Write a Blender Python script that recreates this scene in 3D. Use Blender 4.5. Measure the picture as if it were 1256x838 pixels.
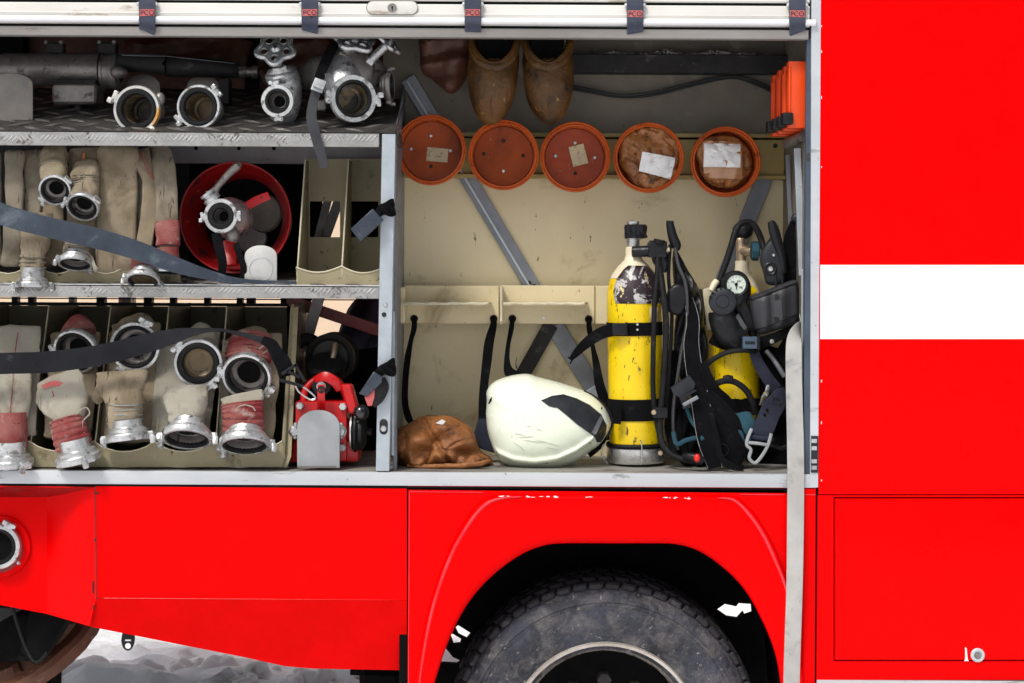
import bpy, bmesh, math, random
from mathutils import Vector, Matrix, noise
from mathutils.geometry import tessellate_polygon
random.seed(7)
S = bpy.context.scene
for o in list(bpy.data.objects): bpy.data.objects.remove(o)
# ------------------------------------------------------------------ camera, sky, sun
D, F, HX, HY, CZ = 5.0, 2000.0, 628.0, 330.0, 1.9      # camera distance to the body side, focal length, horizon
ROLL = math.radians(0.3)
cam = bpy.data.objects.new('camera', bpy.data.cameras.new('camera'))
S.collection.objects.link(cam); S.camera = cam
cam.location = (0, -D, CZ)
cam.rotation_euler = (math.radians(90), -ROLL, 0)
cam.data.sensor_width = 36; cam.data.lens = 36*F/1256
cam.data.shift_y = -(419-HY)/1256
cam.data.clip_start = .1; cam.data.clip_end = 2000
w = bpy.data.worlds.new("World"); S.world = w; w.use_nodes = True
nt = w.node_tree; bg = nt.nodes['Background']
sky = nt.nodes.new('ShaderNodeTexSky'); sky.sky_type = 'NISHITA'; sky.sun_disc = False
SUN_EL, SUN_AZ = math.radians(53), math.radians(215)   # azimuth measured clockwise from +Y
sky.sun_elevation = SUN_EL; sky.sun_rotation = SUN_AZ
sky.dust_density = 4; sky.ozone_density = 1; sky.air_density = 1
hs = nt.nodes.new('ShaderNodeHueSaturation'); hs.inputs['Saturation'].default_value = .3
nt.links.new(sky.outputs[0], hs.inputs['Color']); nt.links.new(hs.outputs[0], bg.inputs[0])
bg.inputs[1].default_value = 0.078
sl = bpy.data.lights.new('sun', 'SUN'); sl.energy = 1.5; sl.angle = math.radians(11); sl.color = (1, .96, .9)
so = bpy.data.objects.new('sun', sl); S.collection.objects.link(so)
sd = Vector((math.sin(SUN_AZ)*math.cos(SUN_EL), math.cos(SUN_AZ)*math.cos(SUN_EL), math.sin(SUN_EL)))
so.rotation_euler = (-sd).to_track_quat('-Z', 'Y').to_euler()
S.view_settings.view_transform = 'Standard'; S.view_settings.look = 'None'
S.view_settings.exposure = 0.62; S.view_settings.gamma = 1

# ------------------------------------------------------------------ mapping: a photograph pixel at depth y behind the body side
CR, SR = math.cos(ROLL), math.sin(ROLL)
def sc(y=0.0): return (D+y)/F
def W(px, py, y=0.0):
    u, v = px-HX, py-HY
    return Vector(((u*CR+v*SR)*sc(y), y, CZ-(v*CR-u*SR)*sc(y)))
# ------------------------------------------------------------------ objects
ORG = {}
COL = S.collection
def thing(name, label, cat, at=(0,0,0), group=None):
    o = bpy.data.objects.new(name, None); COL.objects.link(o); o.empty_display_size = .05
    o.location = at; o['label'] = label; o['category'] = cat
    if group: o['group'] = group
    ORG[o.name] = Vector(at); return o
def tag(o, label=None, cat=None, group=None, kind=None):
    if label: o['label'] = label
    if cat: o['category'] = cat
    if group: o['group'] = group
    if kind: o['kind'] = kind
    return o
class MB:
    def __init__(s): s.v = []; s.f = []
    def add(s, v, f):
        n = len(s.v); s.v += [Vector(a) for a in v]; s.f += [tuple(i+n for i in q) for q in f]; return s
def obj(name, mb, mat, parent=None, smooth=35, solid=0, label=None):
    org = ORG[parent.name] if parent else Vector((0,0,0))
    me = bpy.data.meshes.new(name)
    if parent is None and mb.v:                       # a top-level mesh gets its own base point
        lo = Vector([min(v[i] for v in mb.v) for i in range(3)]); hi = Vector([max(v[i] for v in mb.v) for i in range(3)])
        org = Vector(((lo.x+hi.x)/2, (lo.y+hi.y)/2, lo.z))
    me.from_pydata([tuple(v-org) for v in mb.v], [], mb.f)
    bm = bmesh.new(); bm.from_mesh(me); bmesh.ops.recalc_face_normals(bm, faces=bm.faces); bm.to_mesh(me); bm.free()
    if smooth:
        me.polygons.foreach_set('use_smooth', [True]*len(me.polygons)); me.set_sharp_from_angle(angle=math.radians(smooth))
    me.materials.append(mat)
    o = bpy.data.objects.new(name, me); COL.objects.link(o)
    if parent: o.parent = parent
    else: o.location = org
    ORG[o.name] = org
    if solid:
        m = o.modifiers.new('thickness', 'SOLIDIFY'); m.thickness = solid; m.offset = 0
    if label: o['label'] = label
    return o
# ------------------------------------------------------------------ shape helpers
def smooth(pts, k=6):
    if len(pts) < 3 or k < 2: return [tuple(p) for p in pts]
    out = []; n = len(pts)
    for i in range(n-1):
        p0, p1, p2, p3 = pts[max(i-1,0)], pts[i], pts[i+1], pts[min(i+2,n-1)]
        for j in range(k):
            t = j/k
            out.append(tuple(.5*((2*b)+(-a+c)*t+(2*a-5*b+4*c-d)*t*t+(-a+3*b-3*c+d)*t*t*t) for a,b,c,d in zip(p0,p1,p2,p3)))
    out.append(tuple(pts[-1])); return out
def sweep(mb, P, hw, ht=None, n=12, sq=2.0, ref=None, wref=None, tw=None, caps=True, nz=0, nf=30):
    m = len(P)
    if not isinstance(hw, (list,tuple)): hw = [hw]*m
    if ht is None: ht = hw
    if not isinstance(ht, (list,tuple)): ht = [ht]*m
    V = []; Fc = []; last = None
    for i in range(m):
        t = (P[min(i+1,m-1)]-P[max(i-1,0)])
        if t.length < 1e-9: t = Vector((0,0,1))
        t.normalize()
        if wref is not None:
            wv = wref - t*t.dot(wref); wv.normalize(); nn = wv.cross(t)
        else:
            r = ref if ref is not None else Vector((0,-1,0))
            nn = r - t*t.dot(r)
            if last is not None and nn.length < .35: nn = last - t*t.dot(last)
            if nn.length < 1e-3: nn = Vector((0,0,1)) - t*t.z
            nn.normalize(); last = nn; wv = t.cross(nn)
        if tw:
            a = tw[i]; wv, nn = wv*math.cos(a)+nn*math.sin(a), nn*math.cos(a)-wv*math.sin(a)
        for k in range(n):
            a = 2*math.pi*(k+.5)/n; c, s_ = math.cos(a), math.sin(a)
            c = math.copysign(abs(c)**(2/sq), c); s_ = math.copysign(abs(s_)**(2/sq), s_)
            p = P[i] + wv*hw[i]*c + nn*ht[i]*s_
            if nz: p = p + (wv*c+nn*s_)*noise.noise(p*nf)*nz
            V.append(p)
    for i in range(m-1):
        for k in range(n):
            a = i*n+k; b = i*n+(k+1)%n
            Fc.append((a, b, b+n, a+n))
    if caps:
        Fc.append(tuple(range(n))[::-1]); Fc.append(tuple((m-1)*n+k for k in range(n)))
    mb.add(V, Fc)
def pipe(mb, pts, rpx=None, n=10, k=6, caps=True, nz=0, nf=30, sq=2):
    """pts (px,py,y[,radius px])"""
    if rpx is not None: pts = [tuple(p[:3])+(rpx,) for p in pts]
    q = smooth(pts, k)
    sweep(mb, [W(*p[:3]) for p in q], [max(p[3],.05)*sc(p[2]) for p in q], n=n, caps=caps, nz=nz, nf=nf, sq=sq)
def strap(mb, pts, t=.0016, k=6, sq=5, n=8, wref=None, nz=0, nf=30):
    """pts (px,py,y,width px[,twist])"""
    pts = [tuple(p)+((0,) if len(p) < 5 else ()) for p in pts]
    q = smooth(pts, k)
    sweep(mb, [W(*p[:3]) for p in q], [p[3]*.5*sc(p[2]) for p in q], t, n=n, sq=sq, tw=[p[4] for p in q], wref=wref, nz=nz, nf=nf)
def loft(mb, pts, k=5, n=20, sq=2.2, nz=0, nf=30, wref=None, ref=None):
    """pts (px,py,y,half width px,half depth px)"""
    q = smooth(pts, k)
    sweep(mb, [W(*p[:3]) for p in q], [max(p[3],.1)*sc(p[2]) for p in q], [max(p[4],.1)*sc(p[2]) for p in q], n=n, sq=sq, nz=nz, nf=nf, wref=wref, ref=ref)
def frame(ax, spin=0, up=Vector((0,0,1))):
    ax = Vector(ax).normalized()
    u = up.cross(ax)
    if u.length < .05: u = Vector((1,0,0)) - ax*ax.x
    u.normalize(); v = ax.cross(u)
    c, s_ = math.cos(spin), math.sin(spin)
    return u*c+v*s_, v*c-u*s_, ax
def lathe(mb, prof, o, ax, n=36, spin=0, wob=0, ex=1.0, a0=0, a1=None, rfun=None):
    u, v, ax = frame(ax, spin); V = []; Fc = []; idx = []
    full = a1 is None
    if full: a1 = a0+2*math.pi
    na = n if full else n+1
    for (r, h) in prof:
        if r < 1e-6: idx.append([len(V)]*na); V.append(o+ax*h); continue
        row = []
        for k in range(na):
            a = a0+(a1-a0)*k/n; rr = r*(rfun(a) if rfun else 1)
            p = o + u*(rr*math.cos(a)) + v*(rr*math.sin(a)*ex) + ax*h
            if wob: p += Vector((noise.noise(p*20), noise.noise(p*20+Vector((9,0,0))), noise.noise(p*20+Vector((0,9,0)))))*wob
            row.append(len(V)); V.append(p)
        idx.append(row)
    for i in range(len(prof)-1):
        A, B = idx[i], idx[i+1]
        for k in range(n):
            k2 = (k+1) % n if full else k+1
            q = [A[k], A[k2], B[k2], B[k]]; q2 = []
            for t in q:
                if t not in q2: q2.append(t)
            if len(q2) > 2: Fc.append(tuple(q2))
    mb.add(V, Fc)
def rbox(mb, c, size, axes=None, bev=0.002, seg=1, taper=None):
    """axes: three unit vectors for local x,y,z"""
    bm = bmesh.new(); bmesh.ops.create_cube(bm, size=1)
    for v in bm.verts:
        v.co = Vector((v.co.x*size[0], v.co.y*size[1], v.co.z*size[2]))
        if taper and v.co.z > 0: v.co.x *= taper; v.co.y *= taper
    b = min(bev, min(size)*.45)
    if b > 0: bmesh.ops.bevel(bm, geom=bm.edges[:]+bm.verts[:], offset=b, segments=seg, affect='EDGES', profile=.6)
    bm.verts.index_update()
    ax = axes or (Vector((1,0,0)), Vector((0,1,0)), Vector((0,0,1)))
    mb.add([c+ax[0]*v.co.x+ax[1]*v.co.y+ax[2]*v.co.z for v in bm.verts], [tuple(v.index for v in f.verts) for f in bm.faces]); bm.free()
def pbox(mb, x0, py0, x1, py1, y0, y1, bev=.002, seg=1, yr=None):
    """axis aligned box; its front face (depth y0) covers the pixels x0,py0..x1,py1"""
    yr = y0 if yr is None else yr
    mx, my = (x0+x1)/2, (py0+py1)/2
    X0, X1 = W(x0,my,yr).x, W(x1,my,yr).x; Z0, Z1 = W(mx,py0,yr).z, W(mx,py1,yr).z
    rbox(mb, Vector(((X0+X1)/2, (y0+y1)/2, (Z0+Z1)/2)), (abs(X1-X0), abs(y1-y0), abs(Z1-Z0)), bev=bev, seg=seg)
def plate(mb, poly, y0, y1, holes=(), bev=0, seg=2):
    """outline in photo pixels at depth y0, thickness back to y1"""
    out = [W(p[0],p[1],y0) for p in poly]; hl = [[W(p[0],p[1],y0) for p in h] for h in holes]
    wplate(mb, out, y0, y1, hl, bev, seg)
def wplate(mb, out, y0, y1, hl=(), bev=0, seg=2):
    if bev and not hl:
        bm = bmesh.new(); f = bm.faces.new([bm.verts.new((p.x, y0, p.z)) for p in out])
        r = bmesh.ops.extrude_face_region(bm, geom=[f]); vs = [g for g in r['geom'] if isinstance(g, bmesh.types.BMVert)]
        for v in vs: v.co.y = y1
        ed = [e for e in bm.edges if all(abs(v.co.y-y0) < 1e-7 for v in e.verts)]
        bmesh.ops.bevel(bm, geom=ed, offset=bev, segments=seg, affect='EDGES', profile=.5)
        bmesh.ops.triangulate(bm, faces=[f for f in bm.faces if len(f.verts) > 4])
        bm.verts.index_update()
        mb.add([v.co.copy() for v in bm.verts], [tuple(v.index for v in f.verts) for f in bm.faces]); bm.free(); return
    loops = [out]+list(hl); flat = [p for l in loops for p in l]; n = len(flat)
    tris = tessellate_polygon([[Vector((p.x, p.z, 0)) for p in l] for l in loops])
    V = [Vector((p.x,y0,p.z)) for p in flat]+[Vector((p.x,y1,p.z)) for p in flat]
    Fc = [tuple(t) for t in tris]+[tuple(i+n for i in t)[::-1] for t in tris]
    s_ = 0
    for l in loops:
        m = len(l)
        for k in range(m):
            a, b = s_+k, s_+(k+1) % m; Fc.append((a, b, b+n, a+n))
        s_ += m
    mb.add(V, Fc)
def quad(mb, a, b, c, d): mb.add([a,b,c,d], [(0,1,2,3)])
def circ(cx, cy, r, n=24, a0=0, a1=360, ry=None):
    full = abs(a1-a0) >= 360
    return [(cx+r*math.cos(math.radians(a0+(a1-a0)*k/(n if full else n-1))), cy+(ry or r)*math.sin(math.radians(a0+(a1-a0)*k/(n if full else n-1)))) for k in range(n)]
def ball(mb, c, r, axes=None, n=14, m=9, nz=0, nf=30):
    if not isinstance(r, (tuple,list)): r = (r,r,r)
    ax = axes or (Vector((1,0,0)), Vector((0,1,0)), Vector((0,0,1)))
    V = []; Fc = []
    for i in range(m+1):
        t = math.pi*i/m
        for k in range(n):
            a = 2*math.pi*k/n
            d = ax[0]*(r[0]*math.sin(t)*math.cos(a))+ax[1]*(r[1]*math.sin(t)*math.sin(a))+ax[2]*(r[2]*math.cos(t))
            p = c+d
            if nz: p += d.normalized()*noise.noise(p*nf)*nz
            V.append(p)
    for i in range(m):
        for k in range(n): Fc.append((i*n+k, i*n+(k+1)%n, (i+1)*n+(k+1)%n, (i+1)*n+k))
    mb.add(V, Fc)
class Shell:
    """a lying solid given by its outline in the picture and how far it bulges to the front and the back"""
    def __init__(s, outline, yc, hf, hb=None, p=2.0, c=None, disp=None, k=4):
        s.o = smooth(list(outline)+[outline[0]], k)[:-1]
        s.yc, s.hf, s.hb, s.p, s.disp = yc, hf, hf if hb is None else hb, p, disp
        xs = [q[0] for q in s.o]; ys = [q[1] for q in s.o]
        s.c = c or ((min(xs)+max(xs))/2, (min(ys)+max(ys))/2)
        s.pol = sorted((math.atan2(q[1]-s.c[1], q[0]-s.c[0]), math.hypot(q[0]-s.c[0], q[1]-s.c[1])) for q in s.o)
    def R(s, a):
        P = s.pol; n = len(P)
        for i in range(n):
            a1, r1 = P[i]; a2, r2 = P[(i+1) % n]
            if i == n-1: a2 += 2*math.pi
            b = a
            if b < P[0][0]: b += 2*math.pi
            if a1 <= b <= a2: return r1+(r2-r1)*((b-a1)/max(a2-a1,1e-9))
        return P[0][1]
    def pt(s, px, py, front=True, off=0):
        dx, dy = px-s.c[0], py-s.c[1]; r = min(1, math.hypot(dx,dy)/max(s.R(math.atan2(dy,dx)),1e-6))
        h = (max(0,1-r**s.p))**(1/s.p)
        d = s.disp(px,py) if s.disp and front else 0
        y = s.yc - (s.hf*h + d*min(1,h*3) + off) if front else s.yc + s.hb*h + off
        return W(px, py, s.yc) + Vector((0, y-s.yc, 0))
    def build(s, mb, rings=16, nz=0, nf=30, na=None):
        na = na or len(s.o)
        A = [-math.pi+2*math.pi*k/na for k in range(na)]
        for front in (True, False):
            V = [s.pt(s.c[0], s.c[1], front)]; Fc = []
            for i in range(1, rings+1):
                r = math.sin(math.pi/2*i/rings)
                for a in A:
                    R = s.R(a)*r*.9999; V.append(s.pt(s.c[0]+R*math.cos(a), s.c[1]+R*math.sin(a), front))
            for k in range(na):
                Fc.append((0, 1+k, 1+(k+1) % na))
                for i in range(rings-1):
                    a = 1+i*na+k; b = 1+i*na+(k+1) % na; Fc.append((a, a+na, b+na, b))
            if nz:
                c0 = W(s.c[0], s.c[1], s.yc)
                V = [v+(v-c0).normalized()*noise.fractal(v*nf, 1, 2, 3)*nz for v in V]
            mb.add(V, Fc)
    def patch(s, mb, poly, off=.002, cuts=3, thick=.0015, k=1):
        poly = smooth(list(poly)+[poly[0]], k)[:-1] if k > 1 else poly
        bm = bmesh.new(); bm.faces.new([bm.verts.new((p[0], p[1], 0)) for p in poly])
        bmesh.ops.triangulate(bm, faces=bm.faces[:])
        for _ in range(cuts): bmesh.ops.subdivide_edges(bm, edges=bm.edges[:], cuts=1, use_grid_fill=True)
        bmesh.ops.triangulate(bm, faces=bm.faces[:])
        r = bmesh.ops.extrude_face_region(bm, geom=bm.faces[:])
        top = set(g for g in r['geom'] if isinstance(g, bmesh.types.BMVert))
        bm.verts.index_update()
        mb.add([s.pt(v.co.x, v.co.y, True, off+(thick if v in top else -.001)) for v in bm.verts], [tuple(v.index for v in f.verts) for f in bm.faces]); bm.free()
def text(parent, body, px, py, y, hpx, mat, name='lettering'):
    cu = bpy.data.curves.new(name, 'FONT'); cu.body = body; cu.size = hpx*sc(y)*1.35; cu.align_x = 'CENTER'; cu.align_y = 'CENTER'; cu.extrude = .0003
    t = bpy.data.objects.new(name, cu); COL.objects.link(t)
    me = bpy.data.meshes.new_from_object(t.evaluated_get(bpy.context.evaluated_depsgraph_get()))
    bpy.data.objects.remove(t)
    M = Matrix.Translation(W(px,py,y)-ORG[parent.name]) @ Matrix.Rotation(math.radians(90), 4, 'X')
    me.transform(M); me.materials.clear(); me.materials.append(mat)
    o = bpy.data.objects.new(name, me); COL.objects.link(o); o.parent = parent; return o
# ------------------------------------------------------------------ materials
def mat(name, c1, c2=None, scale=6, rough=.5, metal=0, bump=0, bscale=60, stain=None, sth=.62, sscale=9, stretch=None, coat=0,
        scratch=None, sctr=(1,1,1), weave=0, rv=.12, sd=.05, detail=6, bdist=.002, spec=.5):
    m = bpy.data.materials.new(name); m.use_nodes = True; N = m.node_tree.nodes; L = m.node_tree.links
    b = N['Principled BSDF']; b.inputs['Metallic'].default_value = metal; b.inputs['Coat Weight'].default_value = coat
    b.inputs['Coat Roughness'].default_value = .12; b.inputs['Specular IOR Level'].default_value = spec
    tc = N.new('ShaderNodeTexCoord'); oi = N.new('ShaderNodeObjectInfo')
    add = N.new('ShaderNodeVectorMath'); add.operation = 'ADD'
    com = N.new('ShaderNodeCombineXYZ'); mul = N.new('ShaderNodeMath'); mul.operation = 'MULTIPLY'; mul.inputs[1].default_value = 13
    L.new(oi.outputs['Random'], mul.inputs[0])
    for i in range(3): L.new(mul.outputs[0], com.inputs[i])
    L.new(tc.outputs['Object'], add.inputs[0]); L.new(com.outputs[0], add.inputs[1])
    mp = N.new('ShaderNodeMapping'); L.new(add.outputs[0], mp.inputs[0])
    if stretch: mp.inputs['Scale'].default_value = stretch
    def nz(sv, d=detail, r=.6, src=None, dist=0):
        n = N.new('ShaderNodeTexNoise'); n.inputs['Scale'].default_value = sv; n.inputs['Detail'].default_value = d
        n.inputs['Roughness'].default_value = r; n.inputs['Distortion'].default_value = dist; L.new(src or mp.outputs[0], n.inputs[0]); return n.outputs[0]
    def ramp(src, a, b_):
        r = N.new('ShaderNodeMapRange'); r.inputs[1].default_value = a; r.inputs[2].default_value = b_; L.new(src, r.inputs[0]); return r.outputs[0]
    def mix(f, a, b_):
        x = N.new('ShaderNodeMix'); x.data_type = 'RGBA'; L.new(f, x.inputs[0])
        for i, q in ((6,a),(7,b_)):
            if isinstance(q, tuple): x.inputs[i].default_value = (*q[:3], 1)
            else: L.new(q, x.inputs[i])
        return x.outputs[2]
    c2 = c2 or tuple(x*.82 for x in c1)
    f0 = nz(scale)
    col = mix(ramp(f0, .35, .65), c1, c2)
    if stain:
        col = mix(ramp(nz(sscale, 8, .65, dist=.4), sth, sth+sd), col, stain)
    if scratch:
        mp2 = N.new('ShaderNodeMapping'); mp2.inputs['Scale'].default_value = sctr; L.new(add.outputs[0], mp2.inputs[0])
        col = mix(ramp(nz(scratch[1], 5, .7, mp2.outputs[0], .3), scratch[2], scratch[2]+.03), col, scratch[0])
    L.new(col, b.inputs['Base Color'])
    L.new(ramp_out(N, L, nz(scale*3), rough-rv, rough+rv), b.inputs['Roughness'])
    if bump or weave:
        bp = N.new('ShaderNodeBump'); bp.inputs['Strength'].default_value = bump or weave; bp.inputs['Distance'].default_value = bdist*(2.2 if bdist < .008 else 1)
        if weave:
            wv = N.new('ShaderNodeTexWave'); wv.inputs['Scale'].default_value = bscale; wv.bands_direction = 'Z'; wv.inputs['Distortion'].default_value = 1.5; L.new(mp.outputs[0], wv.inputs[0])
            w2 = N.new('ShaderNodeTexWave'); w2.inputs['Scale'].default_value = bscale; w2.bands_direction = 'X'; w2.inputs['Distortion'].default_value = 1.5; L.new(mp.outputs[0], w2.inputs[0])
            a2 = N.new('ShaderNodeMath'); a2.operation = 'ADD'; L.new(wv.outputs[1], a2.inputs[0]); L.new(w2.outputs[1], a2.inputs[1])
            a3 = N.new('ShaderNodeMath'); a3.operation = 'MULTIPLY_ADD'; L.new(nz(25), a3.inputs[0]); a3.inputs[1].default_value = 5; L.new(a2.outputs[0], a3.inputs[2])
            L.new(a3.outputs[0], bp.inputs['Height'])
        else: L.new(nz(bscale, 8, .6), bp.inputs['Height'])
        L.new(bp.outputs[0], b.inputs['Normal'])
    return m
def ramp_out(N, L, src, a, b_):
    r = N.new('ShaderNodeMapRange'); r.inputs[1].default_value = .3; r.inputs[2].default_value = .7
    r.inputs[3].default_value = max(a,.03); r.inputs[4].default_value = min(b_,1); L.new(src, r.inputs[0]); return r.outputs[0]
X, Y, Z = Vector((1,0,0)), Vector((0,1,0)), Vector((0,0,1))
red = mat('red_paint', (.80,.0,.0006), (.75,.0,.0004), 3, .30, coat=0, bump=.12, bscale=4, bdist=.01, scratch=((.6,.30,.25), 60, .785), sctr=(1,1,2.4), spec=.05, rv=.06)
red_low = mat('red_paint_dusty', (.74,.0008,.0008), (.66,.0006,.0006), 9, .5, bump=.3, bscale=120, stain=(.50,.006,.006), sth=.64, sscale=120, spec=.05)
red_part = mat('red_enamel', (.62,.006,.008), (.5,.004,.006), 8, .35, bump=.2, bscale=40, stain=(.12,.01,.01), sth=.64, sscale=25)
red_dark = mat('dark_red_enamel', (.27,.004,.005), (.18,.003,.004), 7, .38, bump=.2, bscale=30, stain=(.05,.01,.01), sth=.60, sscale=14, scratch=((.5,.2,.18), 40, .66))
white = mat('white_paint', (.86,.87,.88), (.80,.82,.83), 4, .35, stain=(.6,.6,.58), sth=.74, sscale=30, bump=.05, bscale=5)
shutter = mat('shutter_enamel', (.72,.71,.67), (.60,.58,.54), 5, .45, stain=(.40,.33,.26), sth=.61, sscale=10, stretch=(.35,1,1), scratch=((.10,.09,.08), 40, .69), sctr=(1,1,2), bump=.15, bscale=30)
trimm = mat('aluminium_trim', (.58,.61,.63), (.48,.51,.54), 6, .45, metal=.2, stain=(.27,.28,.28), sth=.60, sscale=14, stretch=(.25,1,1), bump=.2, bscale=60, scratch=((.12,.12,.12), 34, .675))
bar_grey = mat('grey_rail', (.32,.305,.29), (.23,.215,.20), 8, .5, metal=.3, stain=(.09,.055,.04), sth=.61, sscale=9, stretch=(.3,1,1), bump=.2)
galv = mat('galvanised_post', (.45,.50,.54), (.36,.41,.45), 14, .45, metal=.3, bump=.15, bscale=70, stain=(.24,.27,.3), sth=.66, sscale=30)
brace_m = mat('brace_steel', (.22,.235,.26), (.15,.16,.18), 10, .45, metal=.3, stain=(.04,.04,.04), sth=.66, sscale=20, bump=.2, bscale=50)
seal = mat('blue_grey_seal', (.06,.085,.12), (.04,.055,.08), 10, .5, stain=(.02,.02,.02), sth=.66)
treadp = mat('tread_plate', (.72,.72,.71), (.55,.55,.54), 12, .3, metal=.55, bump=.2, bscale=80, stain=(.30,.28,.26), sth=.6, sscale=22)
shelfm = mat('worn_shelf_plate', (.085,.08,.075), (.05,.047,.044), 10, .5, metal=.4, bump=.3, bscale=60, stain=(.025,.022,.02), sth=.56, sscale=16)
beige = mat('beige_paint', (.67,.58,.37), (.58,.49,.30), 2.2, .5, stain=(.34,.26,.14), sth=.57, sscale=4, sd=.15, bump=.25, bscale=10, scratch=((.13,.10,.06), 24, .66), sctr=(2.6,1,.6), bdist=.004)
dark_brown = mat('dark_brown_panel', (.17,.145,.11), (.115,.10,.078), 4, .6, stain=(.25,.22,.17), sth=.58, sscale=6, sd=.12, bump=.3, bscale=20, scratch=((.06,.05,.04), 18, .66), sctr=(2,1,.6))
beige_rack = mat('rack_paint', (.31,.27,.165), (.23,.20,.12), 4, .55, stain=(.11,.09,.05), sth=.56, sscale=7, sd=.1, bump=.3, bscale=40, scratch=((.06,.05,.03), 26, .65), spec=.3)
olive = mat('olive_rack_paint', (.14,.125,.075), (.10,.09,.05), 6, .5, stain=(.05,.045,.03), sth=.62, sscale=9, bump=.15, bscale=40)
edge = mat('worn_paint_edge', (.62,.56,.40), (.45,.40,.27), 20, .5)
rail = mat('olive_yellow_rail', (.36,.27,.085), (.28,.2,.06), 6, .45, stain=(.12,.09,.04), sth=.66, sscale=15, bump=.1, bscale=30)
floorm = mat('scuffed_floor_plate', (.30,.285,.26), (.2,.19,.17), 14, .6, stain=(.1,.09,.08), sth=.55, sscale=12, stretch=(.35,1,1), bump=.4, bscale=60)
darkm = mat('dark_steel', (.030,.029,.030), (.017,.016,.016), 8, .6, metal=.1, stain=(.07,.065,.06), sth=.62, sscale=15, bump=.3, bscale=40, spec=.25)
black = mat('black_underside', (.006,.006,.006), (.004,.004,.004), 8, .9, stain=(.014,.013,.012), sth=.62, spec=.08)
canvas = mat('hose_canvas', (.72,.60,.43), (.48,.385,.26), 9, .9, weave=.8, bscale=140, stain=(.27,.20,.125), sth=.53, sscale=7, sd=.2, bdist=.0025, scratch=((.17,.13,.085), 30, .62), sctr=(2.5,1,.25), spec=.15)
canvas_c = mat('clean_hose_canvas', (.84,.79,.66), (.70,.64,.51), 9, .9, weave=.8, bscale=140, stain=(.42,.35,.25), sth=.55, sscale=8, sd=.18, bdist=.0025, scratch=((.32,.25,.17), 30, .64), sctr=(2.5,1,.25), spec=.15)
canvas_g = mat('grey_hose_canvas', (.62,.54,.42), (.40,.34,.255), 9, .9, weave=.8, bscale=140, stain=(.22,.175,.12), sth=.53, sscale=7, sd=.2, bdist=.0025, scratch=((.12,.1,.07), 30, .62), sctr=(2.5,1,.25), spec=.15)
redwrap = mat('faded_red_binding', (.48,.075,.08), (.60,.25,.22), 14, .85, weave=.8, bscale=100, stain=(.70,.52,.45), sth=.56, sscale=20, sd=.1, bdist=.003, scratch=((.2,.03,.03), 40, .62), sctr=(.3,1,2.5), spec=.15)
wire = mat('binding_wire', (.42,.43,.42), (.28,.28,.27), 30, .4, metal=.6)
cast = mat('cast_aluminium', (.62,.63,.64), (.36,.37,.38), 16, .32, metal=.75, bump=.5, bscale=90, stain=(.16,.15,.14), sth=.58, sscale=26, bdist=.0015)
cast_w = mat('bright_cast_aluminium', (.66,.67,.67), (.42,.43,.43), 14, .3, metal=.65, bump=.5, bscale=90, stain=(.19,.185,.175), sth=.57, sscale=24, bdist=.0015)
cast_o = mat('cast_aluminium_orange_worn', (.64,.63,.60), (.5,.5,.48), 18, .38, metal=.6, bump=.3, bscale=110, stain=(.62,.30,.06), sth=.54, sscale=9)
cast_d = mat('dull_cast_aluminium', (.27,.25,.235), (.17,.155,.145), 16, .42, metal=.6, bump=.5, bscale=90, stain=(.07,.06,.055), sth=.58, sscale=22, bdist=.0015)
bore = mat('brown_bore', (.22,.165,.09), (.10,.075,.045), 14, .45, metal=.4, stain=(.03,.025,.02), sth=.56)
boreg = mat('grey_bore', (.075,.07,.062), (.035,.033,.03), 14, .5, metal=.3, stain=(.015,.015,.013), sth=.56)
rubber = mat('black_rubber', (.007,.007,.008), (.012,.012,.013), 20, .55, bump=.3, bscale=80, spec=.18, stain=(.03,.03,.033), sth=.63, sscale=40)
webb = mat('black_webbing', (.007,.007,.009), (.013,.013,.017), 20, .85, weave=1, bscale=200, bdist=.0015, spec=.12, stain=(.03,.03,.035), sth=.6, sscale=20)
webb_edge = mat('grey_seam', (.30,.30,.31), (.14,.14,.15), 60, .8)
bluew = mat('blue_grey_rubber_strap', (.042,.058,.082), (.024,.034,.05), 8, .55, stain=(.10,.125,.15), sth=.56, sscale=10, sd=.15, bump=.5, bscale=60, scratch=((.16,.19,.22), 40, .68), spec=.35)
navy = mat('navy_webbing', (.028,.033,.055), (.042,.048,.075), 20, .8, weave=.6, bscale=200, stain=(.015,.015,.02), sth=.6, bdist=.0015, spec=.2)
tealw = mat('teal_webbing', (.01,.06,.09), (.015,.075,.11), 20, .7, weave=.5, bscale=220, bdist=.001)
band = mat('faded_red_band', (.55,.09,.09), (.5,.14,.13), 20, .6)
whitew = mat('dirty_white_webbing', (.66,.65,.62), (.50,.49,.47), 7, .9, weave=.6, bscale=180, stain=(.27,.27,.28), sth=.57, sscale=5, sd=.12, bdist=.0015, scratch=((.40,.30,.18), 7, .66), sctr=(1,1,2))
plastic = mat('black_plastic', (.0065,.007,.008), (.012,.0125,.015), 20, .36, bump=.3, bscale=60, rv=.12, spec=.25, stain=(.03,.03,.033), sth=.62, sscale=30)
plasticg = mat('dark_grey_plastic', (.024,.027,.034), (.015,.017,.021), 20, .38, bump=.3, bscale=60, spec=.3, stain=(.05,.05,.055), sth=.64, sscale=26)
terra = mat('orange_brown_plastic', (.50,.10,.022), (.38,.065,.014), 5, .26, bump=.2, bscale=25, stain=(.22,.04,.015), sth=.60, sscale=14, rv=.08, spec=.4)
terra_in = mat('orange_brown_plastic_base', (.40,.072,.010), (.20,.036,.007), 4, .34, bump=.3, bscale=20, stain=(.11,.022,.008), sth=.57, sscale=8, sd=.15, rv=.08, scratch=((.6,.36,.22), 50, .68), spec=.15)
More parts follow.
